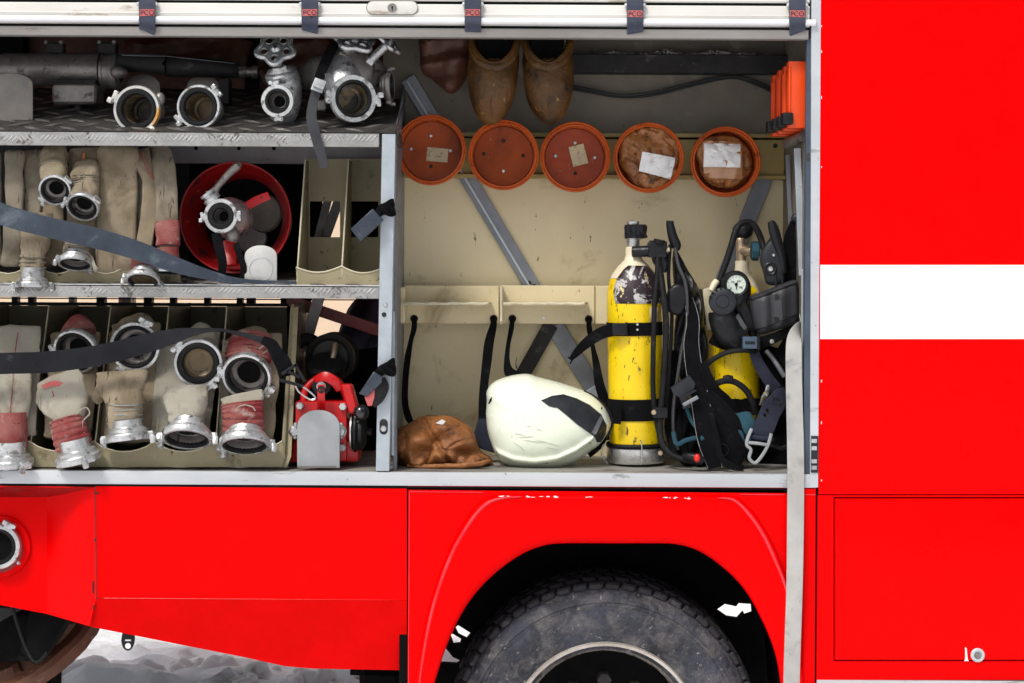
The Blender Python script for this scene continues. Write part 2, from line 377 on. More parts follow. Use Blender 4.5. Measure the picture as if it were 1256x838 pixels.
leather = mat('tan_leather', (.33,.125,.035), (.20,.068,.018), 9, .48, bump=.9, bscale=38, stain=(.09,.032,.011), sth=.55, sscale=16, sd=.12, bdist=.005, scratch=((.5,.24,.09), 40, .67))
leather_l = mat('light_brown_pouch_leather', (.36,.15,.048), (.18,.062,.018), 12, .34, bump=.9, bscale=26, stain=(.08,.028,.01), sth=.54, sscale=14, sd=.1, bdist=.005)
bootl = mat('mustard_brown_boot_leather', (.115,.052,.011), (.06,.027,.007), 9, .4, bump=.9, bscale=32, stain=(.018,.01,.004), sth=.52, sscale=11, sd=.14, rv=.12, scratch=((.26,.13,.04), 50, .64), sctr=(1,1,.4), spec=.3, bdist=.004)
leather_d = mat('dark_red_brown_leather', (.09,.03,.014), (.05,.018,.01), 10, .55, bump=.5, bscale=25, bdist=.003)
paper = mat('white_paper_label', (.72,.72,.71), (.6,.6,.6), 25, .6, stain=(.4,.4,.4), sth=.62, sscale=60, bump=.1)
kraft = mat('aged_beige_label', (.45,.37,.23), (.36,.29,.18), 20, .6, stain=(.2,.15,.1), sth=.58, sscale=70)
yellow = mat('yellow_cylinder_paint', (.84,.60,.0), (.74,.50,.0), 6, .38, bump=.2, bscale=40, stain=(.34,.23,.02), sth=.64, sscale=24, sd=.1, scratch=((.05,.035,.01), 38, .605), sctr=(2.6,2.6,.7), rv=.1)
cream = mat('cream_cylinder_neck', (.74,.66,.48), (.66,.58,.42), 10, .45, stain=(.45,.36,.2), sth=.68, sscale=25)
worn_lbl = mat('torn_dark_sticker', (.018,.010,.014), (.035,.02,.028), 20, .4, stain=(.50,.48,.46), sth=.52, sscale=13, sd=.03, scratch=((.75,.62,.30), 18, .60))
steel = mat('bright_steel', (.66,.66,.65), (.5,.5,.5), 20, .28, metal=.85, bump=.1, bscale=60, stain=(.24,.22,.2), sth=.66, sscale=30)
brass = mat('tarnished_brass', (.55,.43,.30), (.4,.3,.2), 20, .35, metal=.7, stain=(.15,.1,.07), sth=.62, sscale=40)
helm = mat('luminous_cream_helmet', (.83,.88,.74), (.79,.85,.68), 3, .28, coat=.25, stain=(.50,.52,.42), sth=.66, sscale=26, scratch=((.18,.18,.16), 22, .695), sctr=(1,1,2.6), rv=.08, bump=.06, bscale=10)
tyre_m = mat('dusty_tyre_rubber', (.052,.057,.077), (.016,.017,.021), 5, .6, bump=1.0, bscale=34, stain=(.135,.13,.13), sth=.47, sscale=15, sd=.25, bdist=.007, scratch=((.23,.215,.20), 48, .625), sctr=(1,1,1), spec=.35)
rimm = mat('worn_rim_steel', (.66,.62,.56), (.42,.38,.33), 10, .3, metal=.55, stain=(.22,.14,.08), sth=.6, sscale=14, bump=.4, bscale=40)
rust = mat('rusty_iron', (.17,.065,.035), (.10,.04,.022), 12, .65, bump=.6, bscale=40, stain=(.30,.17,.12), sth=.62, sscale=18)
plateg = mat('grey_stop_plate', (.35,.37,.38), (.29,.31,.32), 12, .5, metal=.2, bump=.15, bscale=80, stain=(.24,.19,.15), sth=.64, sscale=18)
plateb = mat('brown_worn_stop_plate', (.23,.21,.19), (.17,.155,.14), 12, .45, metal=.4, bump=.2, bscale=80, stain=(.3,.2,.12), sth=.62, sscale=18)
platew = mat('pale_stop_plate', (.56,.56,.54), (.47,.47,.45), 12, .45, metal=.3, bump=.15, bscale=80, stain=(.33,.3,.26), sth=.66, sscale=14)
orange = mat('signal_orange_plastic', (.85,.075,.004), (.78,.06,.004), 6, .4, bump=.05, bscale=30)
navyc = mat('navy_cloth', (.012,.014,.04), (.02,.022,.055), 6, .85, weave=.4, bscale=200)
lilac = mat('grey_lilac_plate', (.36,.33,.345), (.29,.265,.27), 8, .5, metal=.2, stain=(.18,.15,.15), sth=.62, sscale=12, bump=.1)
snow = mat('snow', (.93,.95,.98), (.86,.89,.94), .8, .8, bump=.6, bscale=8, stain=(.42,.40,.39), sth=.58, sscale=1.6, sd=.10, bdist=.03)
slush = mat('dirty_snow', (.93,.93,.95), (.82,.82,.83), 3, .9, bump=.8, bscale=14, stain=(.45,.40,.37), sth=.58, sscale=3.6, sd=.08, bdist=.008)
wallb = mat('pale_ochre_render', (.72,.56,.40), (.66,.5,.36), 1.5, .9, bump=.2, bscale=20)
bluegl = mat('pale_sky_blue_sheet', (.35,.45,.52), (.3,.4,.46), 2, .6)
dial = mat('dial_face', (.62,.70,.62), (.58,.66,.58), 20, .4)
cable = mat('black_cable', (.015,.015,.016), None, 20, .45)
lipm = mat('shelf_lip_plate', (.42,.42,.41), (.30,.30,.29), 12, .4, metal=.55, bump=.2, bscale=80, stain=(.14,.13,.11), sth=.58, sscale=22)
lozm = mat('worn_tread_lozenge', (.30,.28,.26), (.17,.16,.15), 14, .38, metal=.6, bump=.2, bscale=60)
strapm = mat('shutter_strap_webbing', (.055,.065,.105), (.075,.085,.125), 20, .7, weave=.6, bscale=200, stain=(.02,.022,.03), sth=.6)
rackd = mat('dark_rack_paint', (.19,.17,.105), (.13,.115,.07), 5, .5, stain=(.07,.06,.035), sth=.6, sscale=9, bump=.2, bscale=40)
edge_hilite = mat('pink_red_highlight', (.72,.05,.07), (.78,.012,.02), 9, .4, spec=.3)  # lighter red that paints highlights along ridges and panel edges
debris = mat('grey_lint', (.25,.22,.21), (.16,.14,.13), 40, .95)
# ================================================================== SETTING: snow, yard, far building
def ground():
    xs = [-150,-80,-40,-20,-10,-6]+[-4.5+i*.07 for i in range(130)]+[5,7,10,20,40,80,150]
    ys = [-120,-60,-30,-15,-8,-5,-3,-1,0,.8,1.4]+[1.8+i*.07 for i in range(86)]+[8.2,9,10,11,14,20,40,80,150]
    V = []; Fc = []
    for y in ys:
        for x in xs:
            z = noise.fractal(Vector((x*.5,y*.5,0)), 1, 2, 4)*.05
            if 1.6 < y < 8 and -5 < x < 5:
                a = min(1,(y-1.6)/.8)*min(1,(8-y)/.5)
                z += a*(.10*abs(noise.noise(Vector((x*1.9,y*1.9,3))))+.05*(.5-abs(noise.noise(Vector((x*7,y*7,5)))))+.09*max(0,noise.noise(Vector((x*5,y*5,9))))+.04*noise.noise(Vector((x*13,y*13,1))))
                z += .10*max(0,1-((y-4.6)/1.2)**2)*(.5+.6*noise.noise(Vector((x*1.3,1,2))))
            z -= .17*(min(max(y,2.5),8)-2.5)
            V.append(Vector((x,y,z-.02)))
    n = len(xs)
    for j in range(len(ys)-1):
        for i in range(n-1): Fc.append((j*n+i, j*n+i+1, (j+1)*n+i+1, (j+1)*n+i))
    mb = MB(); mb.add(V, Fc)
    tag(obj('snowy_ground', mb, snow, smooth=80), kind='structure')
    mb = MB()
    for _ in range(150):
        x = random.uniform(-3.6,.8); y = 2.35+.75*random.random()**1.3
        r = random.choice((.015,.02,.03,.035,.05))*random.uniform(.8,1.3)
        ball(mb, Vector((x,y,r*.3+.02-.17*max(0,y-2.5))), (r*random.uniform(.8,1.7),r,r*random.uniform(.5,.9)), n=16, m=11, nz=r*.9, nf=15)
    tag(obj('snow_clods', mb, slush, smooth=60), label='churned grey and white clods of dirty snow under the truck', kind='stuff')
ground()
b = thing('building', 'pale ochre rendered building across the yard, seen through the open truck', 'building', (0,11,-.93))
mb = MB(); rbox(mb, Vector((0,11.2,2.1)), (26,.4,6.4)); obj('wall', mb, wallb, b)
mb = MB(); rbox(mb, Vector((0,10.95,-.6)), (26,.12,.6), bev=.01); obj('plinth', mb, bar_grey, b)
mb = MB(); rbox(mb, Vector((0,11.1,5.5)), (26.6,1.2,.25)); obj('eaves', mb, bar_grey, b)
for i in range(5):
    x = -9+i*4.5
    mb = MB(); rbox(mb, Vector((x,10.97,3.6)), (1.3,.08,1.5), bev=.01); wn = obj('window', mb, white, b)
    mb = MB(); rbox(mb, Vector((x,10.92,3.6)), (1.1,.04,1.3)); obj('pane', mb, bluegl, wn)

# ================================================================== FIRE TRUCK
T = thing('fire_truck', 'red fire truck seen side on with its equipment lockers open and rear wheel below', 'fire truck', (0,1.2,0))
# --- body shell (roof, far side posts, chassis) so that the lockers are shaded as in a real body
mb = MB(); rbox(mb, Vector((0,1.22,2.93)), (7.0,2.4,.05)); obj('roof', mb, red, T)
mb = MB(); plate(mb, [(-720,-230),(1005.5,-230),(1005.5,-27),(-720,-27)], .0, .03); obj('upper_side_panel', mb, red, T)
mb = MB(); plate(mb, [(1009,590),(1900,590),(1900,-230),(1009,-230)], .06, .08); obj('inner_side_lining', mb, darkm, T)
# far side of the truck: closed on the right, framed open locker on the left
mb = MB(); rbox(mb, Vector((1.9,2.42,1.85)), (3.2,.03,2.2)); obj('far_side_panel', mb, red, T)
for x in (-2.9,-1.75,.28):
    mb = MB(); rbox(mb, Vector((x,2.42,1.85)), (.07,.05,2.1)); obj('far_post', mb, bar_grey, T)
mb = MB(); rbox(mb, Vector((-1.35,2.42,2.72)), (3.3,.05,.4)); obj('far_side_panel', mb, red, T)
mb = MB(); rbox(mb, Vector((-1.35,1.9,1.12)), (3.3,1.0,.05)); obj('far_locker_floor', mb, darkm, T)
# chassis: frame rails, cross members, boxes
for y in (.75,1.65):
    mb = MB(); rbox(mb, Vector((.0,y,1.02)), (7,.09,.24), bev=.01); obj('chassis_rail', mb, black, T)
mb = MB(); rbox(mb, Vector((-.15,1.22,1.02)), (.16,.8,.2), bev=.02); obj('cross_member', mb, black, T)
mb = MB(); plate(mb, [(500,598),(1002,598),(1002,872),(500,872)], .45, .48, holes=[[(879,748),(889,741),(903,744),(906,740),(922,741),(923,752),(914,755),(912,751),(905,759),(892,757)],[(558,770),(562,767),(578,777),(572,784),(562,779)],[(551,776),(556,778),(566,784),(564,790),(556,791)],[(541,790),(549,798),(555,806),(566,811),(560,815),(541,814)],[(900,734),(902,733),(903,735)]])
obj('wheel_well_liner', mb, black, T)
mb = MB(); plate(mb, [(518,872),(520,846),(560,830),(598,838),(600,872)], .46, .5); obj('chassis_bracket', mb, black, T)
mb = MB()
arc = [W(x,y,.03) for x,y in smooth([(505,872),(535,790),(565,738),(612,690),(670,662),(820,660),(885,684),(925,728),(958,790),(968,872)],5)]
for k in range(len(arc)-1):
    a, c = arc[k], arc[k+1]; quad(mb, a, c, c+Y*.4, a+Y*.4)
obj('wheel_well_arch', mb, black, T, solid=.006)
mb = MB(); pbox(mb, 440,822,492,900, .6,.75,bev=.02); pipe(mb, [(430,822,.7),(500,826,.7)],6); obj('axle_bracket', mb, black, T)
mb = MB(); pbox(mb, -200,748,50,812,.32,.7,bev=.02); ob = obj('battery_box', mb, black, T)
mb = MB(); plate(mb, [(-200,740),(30,746),(-2,764),(-200,790)], .24,.3, bev=.004); obj('chassis_plate', mb, darkm, T)
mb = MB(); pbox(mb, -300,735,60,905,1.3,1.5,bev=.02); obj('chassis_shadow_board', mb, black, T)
mb = MB(); plate(mb, [(40,735),(88,748),(72,778),(50,812),(40,816),(24,800)], .2,.3, bev=.01); obj('mounting_bracket', mb, black, T)
mb = MB(); pipe(mb, [(14,742,.17),(30,790,.2),(44,812,.2),(58,800,.2)], 2.2); obj('hose_loop', mb, rubber, T)
# rusty ring below the body
R0 = W(14,788,.62); rx = 120*sc(.62)
ax = Vector((-.33,-.40,.86)).normalized()
mb = MB(); lathe(mb, [(rx,-.02),(rx*1.01,.02),(rx*.97,.035),(rx*.84,.035),(rx*.80,.02),(rx*.80,-.02),(rx,-.02)], R0, ax, n=60, wob=.004)
rr = obj('rusty_ring', mb, rust, T)
u, v, a_ = frame(ax)
for k in range(12):
    a = k*math.pi/6; mb = MB(); d = u*math.cos(a)+v*math.sin(a)
    rbox(mb, R0+d*rx*.72+a_*.01, (rx*.22,rx*.1,.05), (d, a_.cross(d), a_), bev=.006); obj('lug', mb, rust, rr)
mb = MB(); lathe(mb, [(0,.01),(rx*.5,.01),(rx*.62,.03),(rx*.64,-.03),(0,-.03)], R0, ax, n=40, wob=.004); obj('hub', mb, rust, rr)
# --- skirt
mb = MB()
RW = lambda x,y,d: W(x,y,d)
f = [ (RW(-700,607,.12),RW(58,609,.12),RW(58,753,.12),RW(0,742,.12),RW(-700,640,.12)) ]
V = []; Fc = []
def face(mb, *p): mb.add(p, [tuple(range(len(p)))])
face(mb, *f[0])
face(mb, RW(58,609,.12),RW(116,598,0),RW(118,735,0),RW(110,768,.01),RW(58,753,.12))
face(mb, RW(-700,588,0),RW(116,598,0),RW(58,609,.12),RW(-700,607,.12))
o = obj('recessed_skirt_panel', mb, red, T, smooth=0, solid=.003)
mb = MB(); face(mb, RW(117,596.5,.002),RW(499,599.5,.002),RW(499,736,.002),RW(119,733.5,.002))
obj('skirt_panel', mb, red, T, smooth=0, solid=.003)
mb = MB(); pts = [RW(x,y,.002+.0007*(y-735)) for x,y in ((110.5,768.5),(300,806),(350,817),(385,820),(499,822))]
face(mb, RW(119,734,.002),RW(499,736.4,.002),*pts[::-1])
obj('lower_skirt_panel', mb, red_low, T, smooth=0, solid=.003)
mb = MB(); pipe(mb, [(117,597,.0),(117.5,660,.0),(118,734,.0),(111,768,.05)], .8, n=6, k=1); obj('skirt_seam', mb, red_dark, T)
mb = MB()
for (a,b_,c,d) in ((116,604,121,606),(113,713,114.6,728),(115.5,661,118,664),(114,742,115.5,748)): pbox(mb,a,b_,c,d,-.002,.0,bev=0)
tag(obj('paint_chips', mb, darkm, T, smooth=0), kind='stuff')
mb = MB(); face(mb, RW(-700,589,-.003),RW(115.5,598.4,-.003),RW(58,610,.1145),RW(-700,608,.1145)); obj('overhang_shade', mb, red_dark, T, smooth=0)  # darker red sheet paints the shade under the overhang
# fill port with coupling
mb = MB(); lathe(mb, [(0,0),(37.5*sc(.12),0),(38*sc(.12),-.004),(0,-.006)], W(-1,670.5,.108), Vector((0,-1,0)), n=48); fp = obj('fill_port', mb, red, T)
mb = MB(); lathe(mb, [(30*sc(.1),0),(31*sc(.1),.012),(28*sc(.1),.014),(26*sc(.1),.014)], W(-1,671,.118), -Y, n=48); obj('flange', mb, red_dark, fp)
FILLPORT = True
for (x,y) in ((18,644),(23.5,690)):
    mb = MB(); lathe(mb, [(0,.010),(2.2*sc(),.010),(3.6*sc(),.004),(3.8*sc(),0)], W(x,y,.115), -Y, n=6); obj('bolt', mb, cast, fp)
# --- wheel arch panel, right hand of skirt
mb = MB(); plate(mb, [(500.8,601),(1000.6,605.5),(998,1000),(980,1000),(976,850),(962,780),(940,735),(895,680),(820,650),(680,650),(602,690),(553,750),(522,820),(512,872),(500,872)], .004, .014)
obj('wing_panel', mb, red, T, smooth=0)
OA = smooth([(505,872),(512,815),(526,745),(548,680),(572,636),(592,614),(612,607.5)],6)+[(700,606.6),(800,606.8),(890,608.5)]+smooth([(905,610),(924,628),(942,655),(958,690),(972,740),(984,820),(990,880)],6)
IA = smooth([(959,880),(957,838),(950,800),(934,760),(912,722),(884,694),(856,675.5),(828,667.5),(795,666.5),(745,666.5),(695,666.5),(668,669),(638,681),(602,708),(573,742),(551,785),(534,835),(524,872)],7)
def resample(P, n):
    L_ = [0]
    for a, c in zip(P, P[1:]): L_.append(L_[-1]+math.hypot(c[0]-a[0], c[1]-a[1]))
    out = []; j = 0
    for i in range(n):
        t = L_[-1]*i/(n-1)
        while j < len(P)-2 and L_[j+1] < t: j += 1
        f = (t-L_[j])/max(L_[j+1]-L_[j],1e-9); out.append((P[j][0]+(P[j+1][0]-P[j][0])*f, P[j][1]+(P[j+1][1]-P[j][1])*f))
    return out
na_ = 150; Oa, Ia = resample(OA, na_), resample(IA[::-1], na_)
# smoothly raised band: sheet metal pressed outwards, lip rolled back into the arch
sec = [(0,.004),(0,-.004),(.012,-.012),(.035,-.019),(.07,-.0225),(.14,-.024),(.5,-.0245),(.86,-.024),(.94,-.0215),(.985,-.015),(1.0,-.004),(1.0,.03)]
mb = MB(); V = []
for o_, i_ in zip(Oa, Ia):
    for (t, y_) in sec: V.append(W(o_[0]+(i_[0]-o_[0])*t, o_[1]+(i_[1]-o_[1])*t, y_))
ns = len(sec); mb.add(V, [(i*ns+k,i*ns+k+1,(i+1)*ns+k+1,(i+1)*ns+k) for i in range(na_-1) for k in range(ns-1)])
wa = obj('wheel_arch', mb, red, T, smooth=60)
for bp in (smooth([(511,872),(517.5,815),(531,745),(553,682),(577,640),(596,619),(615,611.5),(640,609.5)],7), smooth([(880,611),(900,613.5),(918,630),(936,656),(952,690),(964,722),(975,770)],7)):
    mb = MB(); sweep(mb, [W(a,b_,-.0232) for a,b_ in bp], [.0006+.0042*math.sin(math.pi*i/(len(bp)-1))**.5 for i in range(len(bp))], .0028, n=10, ref=-Y); obj('ridge_highlight', mb, edge_hilite, wa)  # added bead paints the pink highlight along the arch ridge
mb = MB(); rc = random.Random(4)
for x0,n_,wd in ((620,3,6),(650,3,5),(672,6,12),(724,2,5),(832,7,16)):
    for _ in range(n_):
        x = x0+rc.uniform(-wd,wd); y = 609.2+rc.uniform(-.9,1.0)+(x-620)*.008; l_ = rc.uniform(.8,3.6); h_ = rc.uniform(.25,.7)
        plate(mb, [(x-l_,y),(x-l_*.3,y-h_),(x+l_*.5,y-h_*.6),(x+l_,y+h_*.2),(x+l_*.2,y+h_)], -.0243, -.020)
tag(obj('paint_chips', mb, white, wa, smooth=0), kind='stuff')
mb = MB(); pbox(mb, 490,600,510,860,.03,.05,bev=0); obj('panel_joint_backing', mb, black, T)
mb = MB(); pbox(mb, 500,594,1001,600,.002,.01,bev=0); obj('under_trim_strip', mb, red, T)
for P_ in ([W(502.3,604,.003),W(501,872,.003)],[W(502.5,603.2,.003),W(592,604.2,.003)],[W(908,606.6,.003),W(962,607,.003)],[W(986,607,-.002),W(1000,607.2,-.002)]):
    mb = MB(); sweep(mb, P_, .0016, n=8); obj('panel_edge_highlight', mb, edge_hilite, T)  # thin added lines, edge highlight put into their colour
# --- wheel
wh = thing  # placeholder
mbw = MB(); wc = W(742,905,.10); Rt = 190*sc(.1)
prof = [(Rt*.565,.02),(Rt*.575,-.005),(Rt*.60,-.012),(Rt*.64,-.010),(Rt*.70,-.020),(Rt*.80,-.030),(Rt*.855,-.028),(Rt*.858,-.024),(Rt*.88,-.023),(Rt*.885,-.026),(Rt*.93,-.015),(Rt*.955,.0),(Rt*.972,.012),(Rt*.976,.06),(Rt*.985,.15),(Rt*.976,.24),(Rt*.97,.29),(Rt*.93,.31),(Rt*.6,.31)]
lathe(mbw, [(r,-h) for r,h in prof], wc, -Y, n=128)
wheel = obj('wheel', mbw, tyre_m, T)
mb = MB(); nb = 58
for k in range(nb):
    a = 2*math.pi*k/nb; d = X*math.cos(a)+Z*math.sin(a); tg = -X*math.sin(a)+Z*math.cos(a); ww = Rt*2*math.pi/nb
    for j,(yy,dy) in enumerate(((.022,.05),(.085,.055),(.15,.055),(.215,.055),(.272,.04))):
        sh = (j%2)*.5*ww
        rbox(mb, wc+d*(Rt*(.985 if j in (0,4) else .995)-.004)+tg*sh+Y*yy, (Rt*.05,dy,ww*.86), (d, (Y+tg*.25*(1 if j%2 else -1)).normalized(), tg), bev=.006)
obj('tread', mb, mat('dark_tread_rubber', (.026,.027,.033), (.014,.014,.017), 8, .65, bump=1, bscale=60, stain=(.09,.085,.085), sth=.57, sscale=24, sd=.15, spec=.3), wheel)
rw = 119*sc(.1)
mb = MB(); lathe(mb, [(rw*.98,-.012),(rw*1.0,.010),(rw*.985,.018),(rw*.955,.014),(rw*.945,.0),(rw*.90,-.015),(rw*.86,-.05),(rw*.83,-.14),(rw*.82,-.2)], wc, -Y, n=96); obj('rim', mb, rimm, wheel)
mb = MB(); lathe(mb, [(rw*.83,-.10),(rw*.70,-.10),(rw*.6,-.085),(rw*.4,-.08),(rw*.34,-.05),(rw*.33,0),(rw*.28,.015),(0,.02)], wc, -Y, n=72); obj('hub', mb, black, wheel)
for k in range(10):
    a = math.radians(36*k+18); mb = MB()
    lathe(mb, [(0,-.045),(9*sc(),-.045),(10*sc(),-.06),(10*sc(),-.09)], wc+(X*math.cos(a)+Z*math.sin(a))*rw*.55, -Y, n=6); obj('wheel_nut', mb, darkm, wheel)
# --- right hand body side
mb = MB(); plate(mb, [(1007,-230),(1900,-230),(1900,606.3),(1004,606.3)], 0, .02); sp = obj('side_panel', mb, red, T, smooth=0)
mb = MB(); plate(mb, [(1006.2,325),(1900,325),(1900,416),(1006,416)], -.0012, .004); obj('white_stripe', mb, white, T, smooth=0)
mb = MB(); plate(mb, [(1003,607.6),(1900,607.6),(1900,834),(1001.5,834)], 0.001, .02, holes=[[(1022.5,609.8),(1500,609.8),(1500,811.4),(1022.5,811.4)]]); obj('lower_frame', mb, red, T, smooth=0)
mb = MB(); plate(mb, [(1000,600),(1900,600),(1900,836),(1000,836)], .024, .03); obj('door_backing', mb, black, T)
mb = MB(); plate(mb, [(1024.4,611.9),(1498,611.9),(1498,809.6),(1024.4,809.6)], -.001, .018, bev=.0015); door = obj('locker_door', mb, red, T)
mb = MB(); lathe(mb, [(8.6*sc(),0),(8.6*sc(),.004),(7.6*sc(),.0065),(5.2*sc(),.0065),(4.6*sc(),.001),(0,.001)], W(1199,803.5,-.001), -Y, n=36); lk = obj('lock', mb, trimm, door)
mb = MB(); lathe(mb, [(0,.006),(2.6*sc(),.006),(3.6*sc(),.003),(3.8*sc(),0)], W(1199,804,-.001), -Y, n=24); pbox(mb,1198.4,801.5,1199.6,806.5,-.0085,-.006,bev=0); obj('key_barrel', mb, bar_grey, lk)
mb = MB(); plate(mb, [(1183.8,794),(1185.6,795),(1187,809),(1188.6,811),(1182.6,811),(1184,808)], -.0022, -.0012); obj('paint_chip', mb, white, door)
mb = MB(); pbox(mb, 1002,836.8,1900,848,-.004,.03,bev=.001); obj('bottom_rail', mb, trimm, T)
mb = MB(); plate(mb, [(1000.2,600),(1003,600),(1001.4,872),(999,872)], .006, .012); obj('body_gap', mb, black, T)
mb = MB(); plate(mb, [(986,600),(1000.4,600),(998.6,1000),(984,1000)], -.001, .008); obj('door_jamb_strip', mb, red, T)
# white jamb, seal, hinge
mb = MB(); plate(mb, [(995.5,-30),(1007,-30),(1006,150),(1003.4,598),(993.8,598)], -.002, .012); obj('door_jamb', mb, trimm, T)
mb = MB(); plate(mb, [(989.6,48),(995.6,48),(994,598),(985.5,598)], .006, .03); obj('jamb_seal', mb, seal, T)
mb = MB(); pbox(mb, 995,535,1003.5,580,-.006,.004,bev=.001); hg = obj('hinge', mb, plasticg, T)
for y in (541,550,566,574):
    mb = MB(); pbox(mb, 995.5,y-2.5,1002,y+2.5,-.009,-.005,bev=.0008); obj('hinge_pin', mb, cast, hg)
mb = MB()
for yy in (31,62,118,204,466,517,588): pbox(mb, 1007.2, yy, 1008.0, yy+1.5+2*abs(math.sin(yy)), -.0006, .0, bev=0)
tag(obj('paint_chips', mb, white, sp, smooth=0), kind='stuff')
# --- floor trim
mb = MB(); pbox(mb, -720,577.5,1001,594.2,0,.02,bev=.003,seg=2); obj('floor_trim', mb, trimm, T)
mb = MB(); pbox(mb, -720,594.6,1001,597,.001,.012,bev=0); obj('trim_shadow_gap', mb, black, T)
mb = MB(); rbox(mb, Vector((-.35, .33, W(500,578,.02).z-.012)), (3.6,.62,.02), bev=.001); obj('locker_floor', mb, floorm, T)
# --- roller shutter
mb = MB(); pr = []
def slat(py0, py1, y):
    mb = MB(); z0, z1 = W(500,py0).z, W(500,py1).z
    P = [(y+.012,z0),(y+.002,z0-.002),(y,z0-.006),(y+.0015,(z0+z1)/2+.006),(y-.001,(z0+z1)/2),(y+.0015,(z0+z1)/2-.006),(y,z1+.004),(y+.004,z1),(y+.012,z1)]
    x0, x1 = W(-720,20).x, W(993,20).x
    V = []
    for x in (x0,x1): V += [Vector((x,a,b_)) for a,b_ in P]
    n = len(P); mb.add(V, [(i,i+1,i+1+n,i+n) for i in range(n-1)]+[tuple(range(n)),tuple(range(n,2*n))]); return mb
sh = obj('roller_shutter', slat(-25,1.2,.0), shutter, T)
obj('slat', slat(4.2,31,.0), shutter, sh)
mb = MB(); pbox(mb, -720,1,993,4.6,.006,.02,bev=0); obj('slat_joint', mb, black, sh)
mb = MB(); P = [W(-720,24,-.008),W(1000,26.5,-.008)]; P[0].z = P[1].z = W(500,25.4,-.008).z
sweep(mb, [P[0],P[1],P[1]+X*.003], [.0098,.0098,.006], n=20); obj('handle_tube', mb, white, sh)
mb = MB(); pbox(mb, -720,30.6,993,32.6,.0,.02,bev=0); obj('tube_gap', mb, black, sh)
mb = MB(); pbox(mb, -720,32.4,992,44,-.003,.03,bev=.002); obj('bottom_rail', mb, bar_grey, sh)
lp = circ(458,9.5,8,12,90,270)+circ(504,9.5,8,12,-90,90)
mb = MB(); plate(mb, circ(458,9.7,8.9,12,90,270)+circ(504,9.7,8.9,12,-90,90), -.0022,.004); obj('lock_surround', mb, bar_grey, sh)
mb = MB(); plate(mb, lp, -.004,.004, bev=.001); lk = obj('lock_plate', mb, shutter, sh)
mb = MB(); lathe(mb, [(5.6*sc(),0),(5.6*sc(),.004),(4.6*sc(),.005),(4.2*sc(),.0035),(0,.0035)], W(481,9.8,-.004), -Y, n=28); obj('lock_ring', mb, bar_grey, lk)
mb = MB(); plate(mb, circ(481,8.6,1.2,10)+[], -.0086,-.0074); pbox(mb,480.4,9,481.6,13,-.0086,-.0075,bev=0); obj('keyhole', mb, black, lk)
for i,x in enumerate((180.5,380,580,779,978)):
    dy = 0 if i < 3 else 1.5
    mb = MB(); strap(mb, [(x,-28,-.004,21),(x,-5,-.006,21),(x,3+dy,-.014,21),(x,10,-.014,21),(x,19,-.019,21),(x,25,-.0225,21),(x,30,-.018,20.5),(x,34+dy,-.010,20.5),(x,38+dy,-.006,20.5),(x,40+dy,.004,20.5)], t=.0016, k=4)
    st = obj('shutter_strap', mb, strapm, sh)
    mb = MB(); strap(mb, [(x,11.5+dy,-.0178,18.5),(x,15,-.0185,18.5),(x,19.5+dy,-.0215,18.5)], t=.0012, k=3); obj('label_band', mb, band, st)
    text(st, 'PCO', x, 15.8+dy, -.0232, 6.2, navy)
    for s in (-1,1):
        mb = MB(); ball(mb, W(x+s*11, 5+dy, -.008), 2.6*sc(), n=8, m=6); obj('strap_pin', mb, trimm, st)
# --- post and its side
mb = MB(); pbox(mb, 465.5,164.5,482,578,-.002,.045,bev=.0015); post = obj('locker_post', mb, galv, T)
# the photographed post leans a touch: shear about its foot
for v in post.data.vertices:
    wz = v.co.z+ORG[post.name].z; v.co.x += -(W(474,371,0).z-wz)*.010 - .0035*(1 if wz < W(474,470).z else 0)
mb = MB(); plate(mb, [(482.5,166),(486.5,166),(486.5,578),(482.5,578)], .05,.09); obj('post_flange', mb, brace_m, T)
mb = MB(); x_ = W(485.2,300,.06).x
rbox(mb, Vector((x_-.004,.10,W(485,470,.06).z)), (.008,.12,W(485,400,.06).z-W(485,576,.06).z), bev=.001); obj('post_inner_flange', mb, galv, T)
for (x,y) in ((472.5,374),(471,386)):
    mb = MB(); lathe(mb, [(0,.003),(2.2*sc(),.003),(3*sc(),0)], W(x,y,-.003), -Y, n=12); obj('bolt', mb, plasticg if y > 380 else cast, post)
mb = MB(); plate(mb, circ(470.5,519,5,10,180,360)+circ(470.5,528,5,10,0,180), -.0035,0); sl_ = obj('slotted_hole', mb, darkm, post)
mb = MB(); lathe(mb, [(0,.005),(3.2*sc(),.004),(4*sc(),0)], W(470.5,526,-.0035), -Y, n=14); obj('screw', mb, cast, sl_)
# partition between the two lockers
mb = MB(); xp = W(484,330,.06).x
zp0, zp1 = W(490,92,.06).z, W(490,577,.06).z
mb.add(*(lambda V:(V,[(0,1,2,3)]))([Vector((xp,.06,W(490,160,.06).z)),Vector((xp,.5,W(490,80,.06).z)),Vector((xp,.5,zp1)),Vector((xp,.06,zp1))]))
obj('partition', mb, brace_m, T, smooth=0, solid=.004)
